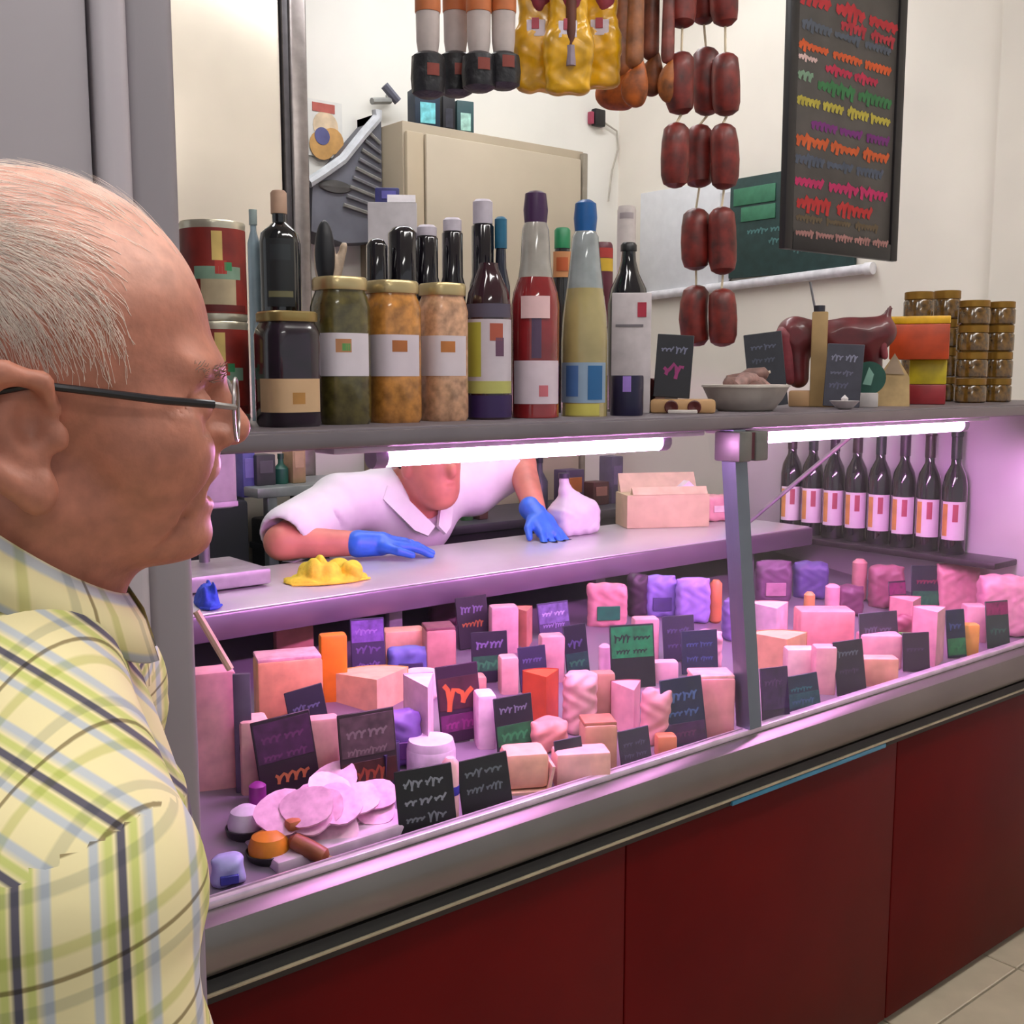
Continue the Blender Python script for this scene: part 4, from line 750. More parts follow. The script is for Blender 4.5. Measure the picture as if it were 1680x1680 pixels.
# ------------------------------------------------------------------ behind the counter
x0, x1, xf = at(200, 100, Y=3.3).x, at(458, 100, Y=3.3).x, at(500, 100, Y=3.3).x
t = thing('steel_cupboard', 'tall cream reflecting steel cupboard beside the grey pillar', 'cupboard', (0, 0, 0))
obj('cupboard_body', MB().box(x0-.5, xf-.005, 3.32, BY-.003, 0, 3.1), M('#8a847e', .5, .4), t)
obj('door', MB().cbox(x0-.48, x1, 3.295, 3.318, .1, 3.08, .006), M('#ddd2bf', .25, .25, .05, 2.5), t)
obj('frame_bar', MB().cbox(x1+.006, x1+.028, 3.285, 3.318, .05, 3.1, .006), M('#4a4648', .4, .6), t)
obj('frame_bar', MB().cbox(x1+.03, xf, 3.28, 3.318, .05, 3.1, .01, 3), M('#9a918e', .3, .8), t)
cl, cr = at(664, 205, Y=3.2), at(962, 240, Y=3.2); ct = (cl.z+cr.z)/2
t = thing('beige_cupboard', 'beige cupboard against the back wall behind the bottles', 'cupboard', (0, 0, 0))
obj('cupboard_body', MB().cbox(cl.x, cr.x, 3.215, BY-.003, 0, ct, .004), M('#a89a84', .6, noise=.03, scale=4), t)
obj('door', MB().cbox(cl.x+.085, cr.x-.03, 3.195, 3.213, .1, ct-.035, .005), M('#b9ac96', .55, noise=.03, scale=4), t)
obj('side_strip', MB().cbox(cl.x+.005, cl.x+.075, 3.195, 3.213, .1, ct-.035, .005), M('#b3a389', .55, noise=.03, scale=4), t)
obj('edge_trim', MB().cbox(cr.x-.022, cr.x, 3.190, 3.213, .05, ct-.01, .004), M('#8d8474', .5), t)
for px, w_, h_, c, pc, lab in ((702, 44, 66, '#16283c', '#6fc0c8', 'dark blue box with cyan picture on the beige cupboard'), (737, 22, 60, '#17161d', '#2a2a36', 'black box between the two blue boxes on the cupboard'), (764, 30, 56, '#2b4a4e', '#9ac4b8', 'teal box with pale picture on the beige cupboard')):
    q = at(px, 205, Y=3.28); u = sz(q, 1); t = thing('product_box', lab, 'box', (q.x, 3.28, ct), -.25, group='boxes on the beige cupboard')
    obj('box_body', MB().cbox(-w_*u/2, w_*u/2, 0, .08, 0, h_*u, .003), M(c, .45), t); obj('picture_panel', MB().cbox(-w_*u*.3, w_*u*.3, -.002, .0, h_*u*.15, h_*u*.65, .0008, 1), M(pc, .5, noise=.2, scale=40), t)
# sloping ribbed cover
t = thing('ribbed_cover', 'sloping grey ribbed cover with pale rim left of the beige cupboard', 'cover', (0, 0, 0))
PT = lambda px, py, Y=3.36: at(px, py, Y=Y)
CXM = cl.x-.004
out = [(656, 192), (632, 200), (596, 226), (566, 262), (530, 290), (508, 308), (506, 380), (560, 400), (656, 400)]
obj('cover_body', MB().prism([(min(PT(*q).x, CXM), PT(*q).z) for q in out], 3.34, BY-.003, 'y'), M('#62636c', .6, noise=.1, scale=8), t)
obj('pale_rim', MB().tube([Vector((min(PT(a, b, 3.335).x, CXM-.02), 3.335, PT(a, b, 3.335).z)) for a, b in ((656, 188), (630, 196), (594, 222), (562, 262), (528, 286), (506, 300))], .018, 8), M('#c3c6ca', .4), t)
for k in range(9):
    y_ = 226+k*15; xl = 604-k*5; obj('rib', MB().tube([PT(xl, y_-10, 3.335), Vector((CXM-.008, 3.335, PT(652, y_+14, 3.335).z))], .007, 6), M(['#86857f', '#77777a'][k % 2], .5), t)
for px, py, rx, rz_ in ((545, 308, .065, .022),): obj('grip_slot', MB().lathe([(0, 0), (1, .001), (.9, .006), (0, .007)], 20).xf(Matrix.Translation((PT(px, py).x, 3.339, PT(px, py).z)) @ Matrix.Diagonal((rx, 1, rz_, 1)) @ Matrix.Rotation(math.pi/2, 4, 'X')), M('#4b4846', .6), t)
p0, p1 = at(490, 158, Y=3.49), at(562, 262, Y=3.49); t = thing('poster', 'white poster with red heading on the back wall beside the steel cupboard', 'poster', (0, 0, 0))
zt_, zb_ = p0.z, p1.z; xs0, xs1 = p0.x, p1.x
obj('sheet', MB().box(xs0, xs1, 3.488, 3.494, zb_, zt_), M('#dcdad4', .6, noise=.02), t)
obj('red_heading', MB().box(xs0+.05, xs1-.03, 3.486, 3.4878, zt_-.04, zt_-.01), M('#b0584e', .6), t)
for kk, (cx_, cz_, rr, c) in enumerate(((.6, .55, .05, '#d8c0a0'), (.75, .3, .045, '#c8985a'), (.5, .2, .05, '#c89858'), (.5, .36, .03, '#5a5a88'))):
    obj('picture_patch', MB().lathe([(0, 0), (rr, 0), (rr, .0015), (0, .0015)], 18).xf(Matrix.Translation((xs0+(xs1-xs0)*cx_, 3.4878-.0016*kk, zb_+(zt_-zb_)*cz_)) @ Matrix.Rotation(math.pi/2, 4, 'X')), M(c, .6), t)
q = at(628, 165, Y=3.46); t = thing('wall_hook', 'small grey angled fitting on the back wall above the ribbed cover', 'fitting', q); t.location.y = BY-.002
obj('arm', MB().tube([(.05, 0, .03), (.02, -.05, .0), (-.06, -.06, -.015)], .012, 8), M('#9a9a96', .5), t); obj('dark_head', MB().tube([(.0, -.05, .05), (.05, -.06, .0)], .016, 8), M('#5a5a68', .5), t)
q = at(988, 192, Y=3.46); t = thing('wall_switch', 'tiny black and pink gadget hanging on the back wall', 'gadget', (q.x, BY-.002, q.z)); obj('case', MB().cbox(-.03, .03, -.03, 0, -.035, .035, .006), M('#1a161a', .5), t); obj('pink_side', MB().cbox(-.05, -.032, -.025, 0, -.03, .02, .004), M('#a8405a', .5), t)
t = thing('wall_cable', 'thin grey cable hanging on the wall corner', 'cable', (0, 0, 0)); obj('wire', MB().tube([at(a, b, Y=3.485) for a, b in ((990, 200), (1012, 215), (1014, 245), (1004, 280), (998, 330))], .004, 6), M('#b3aca0', .6), t)
# side table and clutter seen through the glass
t = thing('side_table', 'grey steel side table behind the shop assistant', 'table', (0, 0, 0)); TZ = 1.115
obj('table_top', MB().cbox(1.47, 2.0, 2.98, 3.26, TZ-.03, TZ, .004), M('#8a9090', .4, .4), t)
for x, y in ((1.52, 3.0), (1.96, 3.0), (1.52, 3.22), (1.96, 3.22)): obj('leg', MB().cbox(x-.016, x+.016, y-.016, y+.016, 0, TZ-.03, .003), M('#6d7276', .4, .5), t)
t = thing('under_table_shade', 'added dark navy crate for the darkness under the side table', 'crate', (1.74, 3.12, 0)); obj('crate_shell', MB().cbox(-.18, .18, -.1, .1, 0, 1.0, .01), M('#15151f', .6), t)  # dark crate added to colour in the darkness under the table
for z in (.3, .6, .9): obj('rim', MB().cbox(-.185, .185, -.105, .105, z, z+.02, .004), M('#1d1d2a', .6), t)
t = thing('dark_cabinet', 'dark cabinet between the man and the side table', 'cabinet', (1.33, 3.1, 0)); obj('cabinet_body', MB().cbox(-.16, .12, -.1, .15, 0, 1.08, .01), M('#14131f', .6), t); obj('handle', MB().cbox(.06, .08, -.112, -.1, .6, .75, .003), M('#555', .4) if 0 else M('#55555a', .4), t)
def onT(px, w_, y0, col, lab, name, cat, kind='box', col2=None, Y=3.08, z=TZ):
    q = at(px, 780, Y=Y); u = sz(q, 1); h = max(.03, at(px, y0, Y=Y).z-z); t = thing(name, lab, cat, (q.x, Y, z))
    if kind == 'box': obj('box_body', MB().cbox(-w_*u/2, w_*u/2, -.03, .04, 0, h, .004), M(col, .5, noise=.1), t); obj('panel', MB().cbox(-w_*u*.35, w_*u*.35, -.032, -.03, h*.4, h*.8, .0008, 1), M(col2 or col, .5), t)
    else: obj('body', MB().lathe([(w_*u/2*.95, 0), (w_*u/2, .004), (w_*u/2, h*.6), (w_*u*.2, h*.8), (w_*u*.18, h)], 18), M(col, .4, noise=.1), t); obj('cap', MB().lathe([(w_*u*.22, h*.98), (w_*u*.22, h+.015), (0, h+.015)], 14), M(col2 or col, .4), t)
onT(430, 34, 745, '#3a383f', 'dark grey machine on the left of the side table', 'kitchen_scale', 'machine', col2='#55505a')
onT(461, 24, 752, '#1d5a4a', 'green bottle on the side table', 'green_bottle', 'bottle', 'b', '#1a4036')
onT(484, 24, 728, '#a88a66', 'tan paper bag on the side table behind the assistant', 'paper_bag', 'bag', col2='#b89a78')
onT(402, 22, 735, '#5a58a0', 'blue packet on the dark cabinet', 'blue_packet', 'packet', col2='#7a70b8', Y=3.1, z=1.08)
for px, w_, y0, c, c2, lab, nm, cat, k in ((765, 22, 800, '#3f6a3c', '#8a8a5a', 'green bottle behind the assistant under his raised arm', 'green_bottle', 'bottle', 'b'), (785, 18, 806, '#5c4038', '#8a5a4a', 'brown carton behind the assistant under his raised arm', 'carton', 'carton', 'box')):
    onT(px, w_, y0, c, lab, nm, cat, k, c2, Y=2.9, z=.97)
t = thing('back_bench', 'low dark bench along the back wall behind the white jug', 'bench', (0, 0, 0))
obj('bench_top', MB().cbox(2.03, 3.1, 2.8, 3.17, .94, .97, .004), M('#3a3540', .5), t); obj('bench_body', MB().box(2.05, 3.08, 2.84, 3.17, 0, .94), M('#2a2530', .6), t)
for px, w_, y0, c, c2, lab, nm, cat, k in ((935, 40, 770, '#4a3a58', '#a8642a', 'violet box with orange picture behind the white jug', 'product_box', 'box', 'box'), (978, 36, 790, '#4a1a20', '#a0685a', 'maroon carton right of the violet box', 'product_box', 'box', 'box'), (1004, 26, 748, '#544a66', '#6a5a80', 'tall violet grey carton at the back bench', 'product_box', 'box', 'box'), (885, 28, 758, '#4a4458', '#2a2438', 'dark grey bottle behind the white jug', 'dark_bottle', 'bottle', 'b')):
    onT(px, w_, y0, c, lab, nm, cat, k, c2, Y=2.95, z=.97)
# on the worktop
q = at(905, 872, Z=1.0); u = sz(q, 1); t = thing('plastic_jug', 'white plastic jug on the worktop beside the blue glove', 'jug', (q.x+.015, 2.28, 1.0))
V, Q = blob([('u', srbox((0, 0, 26*u), (42*u, .05, 27*u), .03), .01), ('u', scone((0, 0, 40*u), (-18*u, 0, 70*u), 30*u, 12*u), .03), ('u', scone((-18*u, 0, 70*u), (-22*u, 0, 88*u), 8*u, 8*u), .01)], (-.09, -.07, 0), (.09, .07, .18), .005)
V[:, 2] = np.maximum(V[:, 2], 0); netmesh('jug_body', V, Q, M('#cfc4d2', .4, noise=.03), t); obj('handle', MB().tube([(-18*u, 0, 66*u), (8*u, 0, 64*u), (26*u, 0, 50*u), (30*u, 0, 36*u)], .008, 8), M('#cfc4d2', .4), t)
obj('cap', MB().lathe([(9*u, 92*u), (9*u, 100*u), (0, 101*u)], 14, c=(-22*u, 0, 0)), M('#2a2438', .4), t)
t = thing('cardboard_box', 'beige cardboard box on the right of the worktop', 'box', (at(1088, 840, Y=2.24).x, 2.24, 1.0), face_cam((2.4, 2.24, 1))*.6); u = sz(t.location, 1)
obj('box_body', MB().cbox(-70*u, 70*u, -.05, .07, 0, 54*u, .003), M('#c4ab8c', .7, noise=.05), t); obj('flap', MB().prism([(-.05, 54*u), (-.02, 54*u), (-.035, 66*u)], -60*u, 66*u, 'x'), M('#cbb394', .7), t); obj('flap', MB().prism([(.04, 54*u), (.07, 54*u), (.072, 84*u)], -66*u, 66*u, 'x'), M('#bfa98e', .7), t)
t = thing('paper_sheet', 'crumpled white paper lying on the cardboard box', 'paper', (at(1125, 800, Y=2.24).x, 2.24, 1.0+55*u), -.3); obj('sheet', MB().prism([(-.05, 0), (0, .008), (.05, .002), (.05, .006), (0, .014), (-.05, .004)], -.03, .04, 'y'), M('#d3c6cf', .6), t); obj('fold', MB().prism([(-.03, .01), (.02, .012), (.0, .03)], -.02, .03, 'y'), M('#d8cbd4', .6), t)
t = thing('pink_pack', 'pink wrapped pack on the worktop near the steel post', 'packet', (at(1172, 850, Y=2.22).x, 2.22, 1.0), -.4); V, Q = blob([('u', srbox((0, 0, .04), (.045, .035, .04), .015), .01)], (-.06, -.05, 0), (.06, .05, .09), .006); netmesh('wrapper', V, Q, M('#d8929e', .5), t); obj('sticker', MB().cbox(-.02, .02, -.038, -.034, .03, .05, .001, 1), M('#e0c0c8', .5), t)
t = thing('blue_card', 'light blue upright card on the worktop behind the post', 'card', (at(1204, 850, Y=2.15).x, 2.15, 1.0), -.4); obj('sheet', MB().cbox(-.016, .016, 0, .006, 0, .125, .002), M('#7fa6c8', .5), t); obj('foot', MB().cbox(-.02, .02, -.01, .02, 0, .008, .002), M('#7fa6c8', .5), t)
# scale with grey display
q = at(366, 835, Y=2.22); t = thing('weighing_scale', 'grey scale display on a pole at the left end of the worktop', 'scale', (q.x, 2.22, 1.0)); u = sz(q, 1)
obj('platform', MB().cbox(-.14, .06, -.1, .1, .005, .04, .006), M('#9c959c', .4, .4), t); obj('pole', MB().tube([(-.02, .06, .03), (-.02, .06, q.z-1+.02)], .012, 10), M('#77727a', .4, .5), t)
obj('display_head', MB().cbox(-36*u, 28*u, .0, .05, q.z-1, q.z-1+96*u, .012, 3), M('#8e858c', .5), t); obj('lower_edge', MB().cbox(-34*u, 26*u, -.004, .0, q.z-1+.004, q.z-1+12*u, .002), M('#a892a8', .5), t)
def cloth(name, label, box, col, z, Y, cat='cloth', hpx=40):
    x0, y0, x1, y1 = box; q = at((x0+x1)/2, y1, Y=Y); u = sz(q, 1); W = (x1-x0)*u/2; r_ = random.Random(len(label)); t = thing(name, label, cat, (q.x, Y, z), face_cam(q)*.5)
    ops = [('u', sell((0, 0, .004), (W, .06, .012)), .01)]+[('u', sell((r_.uniform(-.6, .6)*W, r_.uniform(-.03, .03), .006+r_.random()*.4*hpx*u), (W*r_.uniform(.10, .32), r_.uniform(.012, .03), hpx*u*r_.uniform(.2, .5))), .008) for k in range(16)]
    V, Q = blob(ops, (-W*1.1, -.09, 0), (W*1.1, .09, .1), .005); V[:, 2] = np.maximum(V[:, 2], .0005+0*V[:, 2]); V[:, 2] += .003*np.sin(V[:, 0]*140+V[:, 1]*90)*(V[:, 2] > .004)
    netmesh('fabric', V, Q, M(col, .8, noise=.08, scale=60, bump=.3), t); obj('hem', MB().tube([(-W*.9, -.04, .004), (-W*.3, -.062, .005), (W*.3, -.058, .005), (W*.95, -.03, .004)], .003, 6), M(col, .8), t)
cloth('yellow_cloth', 'crumpled bright yellow cleaning cloth on the worktop', (464, 900, 606, 946), '#e6cf3a', 1.0, 2.10, hpx=44)
cloth('blue_cloth', 'small crumpled blue cloth on the worktop behind the man\'s chin', (318, 890, 356, 926), '#2f4cc0', 1.0, 2.02, hpx=46)

# ------------------------------------------------------------------ people
def attr_mix(m, attr, colA, colB, noise_scale=40):
    nt = m.node_tree; b = nt.nodes['Principled BSDF']
    at_ = nt.nodes.new('ShaderNodeAttribute'); at_.attribute_name = attr
    n = nt.nodes.new('ShaderNodeTexNoise'); n.inputs['Scale'].default_value = noise_scale; n.inputs['Detail'].default_value = 4
    tc = nt.nodes.new('ShaderNodeTexCoord'); nt.links.new(tc.outputs['Object'], n.inputs['Vector'])
    mx = nt.nodes.new('ShaderNodeMix'); mx.data_type = 'RGBA'; mx.inputs['A'].default_value = (*lin(colA), 1); mx.inputs['B'].default_value = (*lin(colB), 1)
    nt.links.new(at_.outputs['Fac'], mx.inputs['Factor'])
    r = nt.nodes.new('ShaderNodeMapRange'); r.inputs[1].default_value = .3; r.inputs[2].default_value = .7; r.inputs[3].default_value = .80; r.inputs[4].default_value = 1.12
    nt.links.new(n.outputs['Fac'], r.inputs[0])
    mu = nt.nodes.new('ShaderNodeVectorMath'); mu.operation = 'SCALE'
    nt.links.new(mx.outputs['Result'], mu.inputs[0]); nt.links.new(r.outputs[0], mu.inputs['Scale']); nt.links.new(mu.outputs[0], b.inputs['Base Color'])
    bp = nt.nodes.new('ShaderNodeBump'); bp.inputs['Strength'].default_value = .25; bp.inputs['Distance'].default_value = .004
    nt.links.new(n.outputs['Fac'], bp.inputs['Height']); nt.links.new(bp.outputs['Normal'], b.inputs['Normal'])
def set_attr(o, name, vals, typ='FLOAT'):
    a = o.data.attributes.new(name, typ, 'POINT')
    a.data.foreach_set('value' if typ == 'FLOAT' else 'vector', np.asarray(vals, np.float32).ravel())
SKIN = bpy.data.materials.new('skin'); SKIN.use_nodes = True; SKIN.node_tree.nodes['Principled BSDF'].inputs['Roughness'].default_value = .5
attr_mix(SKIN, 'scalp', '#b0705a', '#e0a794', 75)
SKIN2 = M('#c77a68', .5, noise=.08, scale=20)
def plaid_mat():
    m = bpy.data.materials.new('plaid_cotton'); m.use_nodes = True; nt = m.node_tree; b = nt.nodes['Principled BSDF']; b.inputs['Roughness'].default_value = .85
    a = nt.nodes.new('ShaderNodeAttribute'); a.attribute_name = 'plaid'; s = nt.nodes.new('ShaderNodeSeparateXYZ'); nt.links.new(a.outputs['Vector'], s.inputs[0])
    def stripes(sock, period, stops):
        d = nt.nodes.new('ShaderNodeMath'); d.operation = 'DIVIDE'; d.inputs[1].default_value = period; nt.links.new(sock, d.inputs[0])
        f = nt.nodes.new('ShaderNodeMath'); f.operation = 'FRACT'; nt.links.new(d.outputs[0], f.inputs[0])
        r = nt.nodes.new('ShaderNodeValToRGB'); r.color_ramp.interpolation = 'LINEAR'; e = r.color_ramp.elements
        e[0].position = 0; e[0].color = (*lin(stops[0][1]), 1); e[1].position = 1; e[1].color = (*lin(stops[-1][1]), 1)
        for p_, c in stops[1:-1]: x = e.new(p_); x.color = (*lin(c), 1)
        nt.links.new(f.outputs[0], r.inputs[0]); return r.outputs[0]
    cr, gr, bl_, nv = '#dccf9f', '#bcbf70', '#b0b4b8', '#54505c'
    u = stripes(s.outputs['X'], .043, [(0, nv), (.04, nv), (.06, cr), (.11, gr), (.16, gr), (.19, cr), (.26, bl_), (.32, bl_), (.35, cr), (.68, cr), (.71, bl_), (.77, bl_), (.80, cr), (.86, gr), (.91, gr), (.94, cr), (.98, nv), (1, nv)])
    v = stripes(s.outputs['Y'], .047, [(0, '#a39a8c'), (.03, '#a39a8c'), (.05, '#ffffff'), (.2, '#ffffff'), (.24, '#e3e8cc'), (.32, '#e3e8cc'), (.35, '#ffffff'), (.72, '#ffffff'), (.75, '#dfe2e6'), (.84, '#dfe2e6'), (.86, '#ffffff'), (.985, '#ffffff'), (1, '#a39a8c')])
    mx = nt.nodes.new('ShaderNodeMix'); mx.data_type = 'RGBA'; mx.blend_type = 'MULTIPLY'; mx.inputs['Factor'].default_value = 1
    nt.links.new(u, mx.inputs['A']); nt.links.new(v, mx.inputs['B']); nt.links.new(mx.outputs['Result'], b.inputs['Base Color'])
    return m
PLAID = plaid_mat()

# ---- the customer, seen in right profile; local axes: x forward, y to his left, z up, origin between the eyes
fx = Vector((.945, -.327, 0)).normalized(); lat = Vector((-fx.y, fx.x, 0))
d0 = ray(170, 650); ORG = CAM+d0*(.68/(d0.dot(FW)))
man = thing('person', 'balding white-haired person in yellow plaid shirt and glasses facing right', 'person', (ORG.x, ORG.y, 0), math.atan2(fx.y, fx.x))
EZ = ORG.z
def up(V): V = V.copy(); V[:, 2] += EZ; return V
head = [
 ('u', sell((-.040, 0, .035), (.105, .079, .100)), .01),
 ('u', sell((.020, 0, -.035), (.047, .062, .068)), .025),
 ('u', sell((.044, 0, .016), (.028, .052, .016)), .018),
 ('u', sym(sell((.030, .043, -.030), (.028, .021, .026))), .02),
 ('u', sym(scone((-.040, .053, -.060), (.028, .018, -.086), .017, .0145)), .020),
 ('u', sell((.044, 0, -.088), (.0185, .025, .0160)), .012),
 ('u', sell((-.022, 0, -.076), (.046, .046, .036)), .020),
 ('u', scone((-.055, 0, -.055), (-.078, 0, -.21), .060, .066), .025),
 ('u', scone((-.012, 0, -.105), (-.04, 0, -.20), .016, .03), .025),
 ('s', sym(sell((.070, .034, -.006), (.017, .019, .014))), .014),
 ('u', sym(sell((.050, .033, -.006), (.0125, .0145, .012))), .004),
 ('u', scone((.064, 0, .004), (.0765, 0, -.020), .0085, .0122), .010),
 ('u', sym(sell((.066, .0125, -.0265), (.011, .0075, .0075))), .006),
 ('s', sym(sell((.074, .007, -.0345), (.006, .0035, .0035))), .004),
 ('u', sell((.052, 0, -.0445), (.0155, .030, .0100)), .008),
 ('s', sell((.068, 0, -.0590), (.025, .027, .0072)), .004),
 ('u', sell((.0510, 0, -.0700), (.0125, .022, .0066)), .005),
 ('s', sym(scone((.064, .024, -.030), (.046, .040, -.070), .0030, .0034)), .008), ('s', sym(scone((.020, .058, -.088), (-.016, .058, -.125), .003, .006)), .012), ('s', sym(scone((.042, .036, -.074), (.030, .040, -.094), .0022, .0028)), .007), ('s', sym(scone((.046, .050, -.002), (.034, .060, -.012), .0015, .0015)), .004), ('s', sym(scone((.046, .051, -.008), (.036, .061, -.022), .0015, .0015)), .004), ('s', sym(scone((.056, .046, -.022), (.046, .054, -.028), .002, .002)), .006),
 ('u', sym(sell((-.047, .078, -.020), (.021, .008, .030))), .007),
 ('u', sym(scone((-.026, .079, -.006), (-.031, .086, .009), .0045, .0055)), .004), ('u', sym(scone((-.031, .086, .009), (-.049, .092, .014), .0055, .0065)), .004), ('u', sym(scone((-.049, .092, .014), (-.067, .093, -.004), .0065, .006)), .004), ('u', sym(scone((-.067, .093, -.004), (-.061, .090, -.036), .006, .0055)), .004),
 ('u', sym(scone((-.061, .089, -.036), (-.038, .081, -.052), .006, .0095)), .006), ('u', sym(sell((-.035, .079, -.050), (.0095, .008, .013))), .006),
 ('s', sym(sell((-.0375, .092, -.012), (.0105, .0145, .0175))), .0045), ('s', sym(scone((-.034, .088, -.026), (-.031, .086, -.034), .0045, .003)), .004), ('s', sym(scone((-.040, .094, .003), (-.054, .098, .004), .004, .004)), .004),
 ('u', sym(sell((-.0235, .078, -.021), (.005, .006, .008))), .005),
]
torso_skin = [('u', scone((-.078, 0, -.2), (-.07, 0, -.55), .07, .1), .05), ('u', scone((-.07, 0, -.6), (-.07, 0, -.75), .11, .11), .06),
 ('u', sym(scone((-.06, .05, -.21), (-.035, .175, -.245), .05, .045)), .04), ('u', sym(scone((-.030, .19, -.25), (-.045, .225, -.50), .040, .036)), .03),
 ('u', sym(scone((-.045, .225, -.50), (.02, .235, -.72), .036, .026)), .02), ('u', sym(sell((.028, .236, -.77), (.032, .014, .048))), .02),
 ('u', sym(scone((.05, .236, -.79), (.058, .232, -.86), .010, .008)), .008), ('u', sym(scone((.033, .238, -.80), (.037, .232, -.88), .010, .008)), .008), ('u', sym(scone((.016, .238, -.80), (.017, .232, -.87), .010, .008)), .008), ('u', sym(scone((.002, .236, -.79), (0, .23, -.85), .009, .007)), .008), ('u', sym(scone((.052, .23, -.75), (.075, .218, -.80), .011, .008)), .01),
 ('u', sym(scone((-.07, .09, -.75), (-.06, .1, -1.32), .085, .045)), .04)]
gx = np.concatenate([np.arange(-.20, -.16, .01), np.arange(-.16, .10, .0026), np.arange(.10, .15, .01)])
gy = np.concatenate([np.arange(-.30, -.10, .0075), np.arange(-.10, .1005, .0029), np.arange(.1075, .31, .0075)])
gz = np.concatenate([np.arange(-1.40, -.90, .03), np.arange(-.90, -.24, .012), np.arange(-.24, -.125, .008), np.arange(-.12, .15, .0026)])
V, Q = nets(head+torso_skin, gx, gy, gz)
body = netmesh('body', up(V), Q, SKIN, man)
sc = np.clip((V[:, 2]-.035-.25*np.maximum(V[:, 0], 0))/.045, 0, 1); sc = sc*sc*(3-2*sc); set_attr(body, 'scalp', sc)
print('man body verts', len(V))
# hair strands hugging the skull
hr = np.random.default_rng(5)
def skull_project(P, off):
    for _ in range(2):
        e = .002; F = field(head[:2], P)
        G = np.stack([field(head[:2], P+np.array(v, np.float32)*e)-F for v in ((1, 0, 0), (0, 1, 0), (0, 0, 1))], -1)/e
        G /= np.linalg.norm(G, axis=-1, keepdims=True)+1e-9; P = P-G*(F-off)[:, None]
    return P, G
def strands(n, cond, flow, step, off, nseg=5):
    th = hr.uniform(-1, 1, (n*6, 3)).astype(np.float32)*np.array([.13, .1, .12], np.float32)+np.array([-.04, 0, .04], np.float32)
    P, G = skull_project(th, np.zeros(len(th), np.float32)); k = hr.random(len(P)) < cond(P); P = P[k][:n]; pts = [P]
    for i in range(nseg):
        f = flow(P)+hr.normal(0, .16, P.shape); Pn, G = skull_project((P+f/np.linalg.norm(f, axis=-1, keepdims=True)*step).astype(np.float32), np.full(len(P), off*(i+1)/nseg, np.float32)); P = Pn; pts.append(P)
    return np.stack(pts, 1)
def strand_mesh(name, S_, r, mat, parent):
    n, k, _ = S_.shape; T_ = np.gradient(S_, axis=1); T_ /= np.linalg.norm(T_, axis=-1, keepdims=True)+1e-9
    A = np.cross(T_, np.array([.3, .5, .8])); A /= np.linalg.norm(A, axis=-1, keepdims=True)+1e-9; B = np.cross(T_, A)
    rad = (r*np.linspace(1, .35, k))[None, :, None]
    ring = np.stack([S_+rad*(A*math.cos(t)+B*math.sin(t)) for t in (0, 2.094, 4.189)], 2)
    V = ring.reshape(-1, 3); idx = np.arange(n*k*3).reshape(n, k, 3); F = []
    for j in range(3): F.append(np.stack([idx[:, :-1, j], idx[:, :-1, (j+1) % 3], idx[:, 1:, (j+1) % 3], idx[:, 1:, j]], -1).reshape(-1, 4))
    return netmesh(name, up(V), np.concatenate(F), mat, parent, kind='stuff')
HAIR = M('#e9d8cc', .6, noise=.12, scale=30)
def ramp(x, a, b): return np.clip((x-a)/(b-a), 0, 1)
side = lambda P: ramp(P[:, 2], .0+.3*P[:, 0].clip(0, 1), .012+.3*P[:, 0].clip(0, 1))*ramp(P[:, 0], .026-.25*(P[:, 2]-.05).clip(0, 1), -.02-.5*(P[:, 2]-.05).clip(0, 1))*(1-ramp(P[:, 2], .07, .115))
top = lambda P: ramp(P[:, 2], .06, .10)*ramp(P[:, 0], .05, -.10)
flow_side = lambda P: np.stack([-.30-9*np.clip(P[:, 2]-.02, 0, .08), 0*P[:, 0], 1-11*np.clip(P[:, 2]-.02, 0, .1)], -1)
flow_top = lambda P: np.stack([-1+0*P[:, 0], -6*P[:, 1], 0*P[:, 0]], -1)
S1 = strands(6500, side, flow_side, .0065, .0025); S2 = strands(900, top, flow_top, .010, .0045)
strand_mesh('hair', np.concatenate([S1, S2]), .00019, HAIR, man)['label'] = 'thin white hair combed back'
S3 = []
for s_ in (-1, 1):
    for k in range(70):
        a0 = hr.uniform(.0, 1); p0 = np.array([.071-.022*a0+hr.normal(0, .001), s_*(.018+.03*a0), .013+hr.normal(0, .0022)]); dd = np.array([.2, s_*.8, .35])+hr.normal(0, .2, 3)
        S3.append([p0+dd*.0022*i for i in range(6)])
strand_mesh('eyebrows', np.array(S3), .0005, M('#a99a90', .6), man)
# shirt, collar, trousers, shoes
shirt = [('u', sell((-.075, 0, -.42), (.120, .185, .28)), .03), ('u', sell((-.060, 0, -.58), (.135, .170, .17)), .06), ('u', scone((-.075, 0, -.16), (-.075, 0, -.3), .078, .12), .03), ('u', scone((-.060, 0, -.145), (-.052, 0, -.30), .058, .085), .03), ('u', sym(scone((-.066, .03, -.140), (-.03, .17, -.234), .048, .058)), .03),
 ('u', sym(scone((-.052, .055, -.165), (-.028, .185, -.236), .052, .060)), .025), ('u', sym(scone((-.026, .195, -.236), (-.034, .222, -.50), .062, .056)), .015),
 ('u', sym(scone((-.034, .222, -.50), (-.024, .225, -.53), .056, .058)), .01),
 ('s', scone((-.060, 0, -.08), (-.075, 0, -.165), .068, .045), .008), ('s', sym(scone((-.026, .225, -.535), (-.02, .226, -.62), .046, .050)), .006),
 ('s', sym(scone((-.155, .20, -.36), (-.10, .17, -.52), .012, .020)), .02), ('s', sym(scone((.055, .14, -.30), (.03, .17, -.44), .006, .010)), .018)]
V, Q = nets(shirt, np.arange(-.24, .12, .0062), np.arange(-.31, .312, .0065), np.arange(-.80, -.08, .0062), post=lambda F, P: np.maximum(F, -(P[..., 2]+.74)))
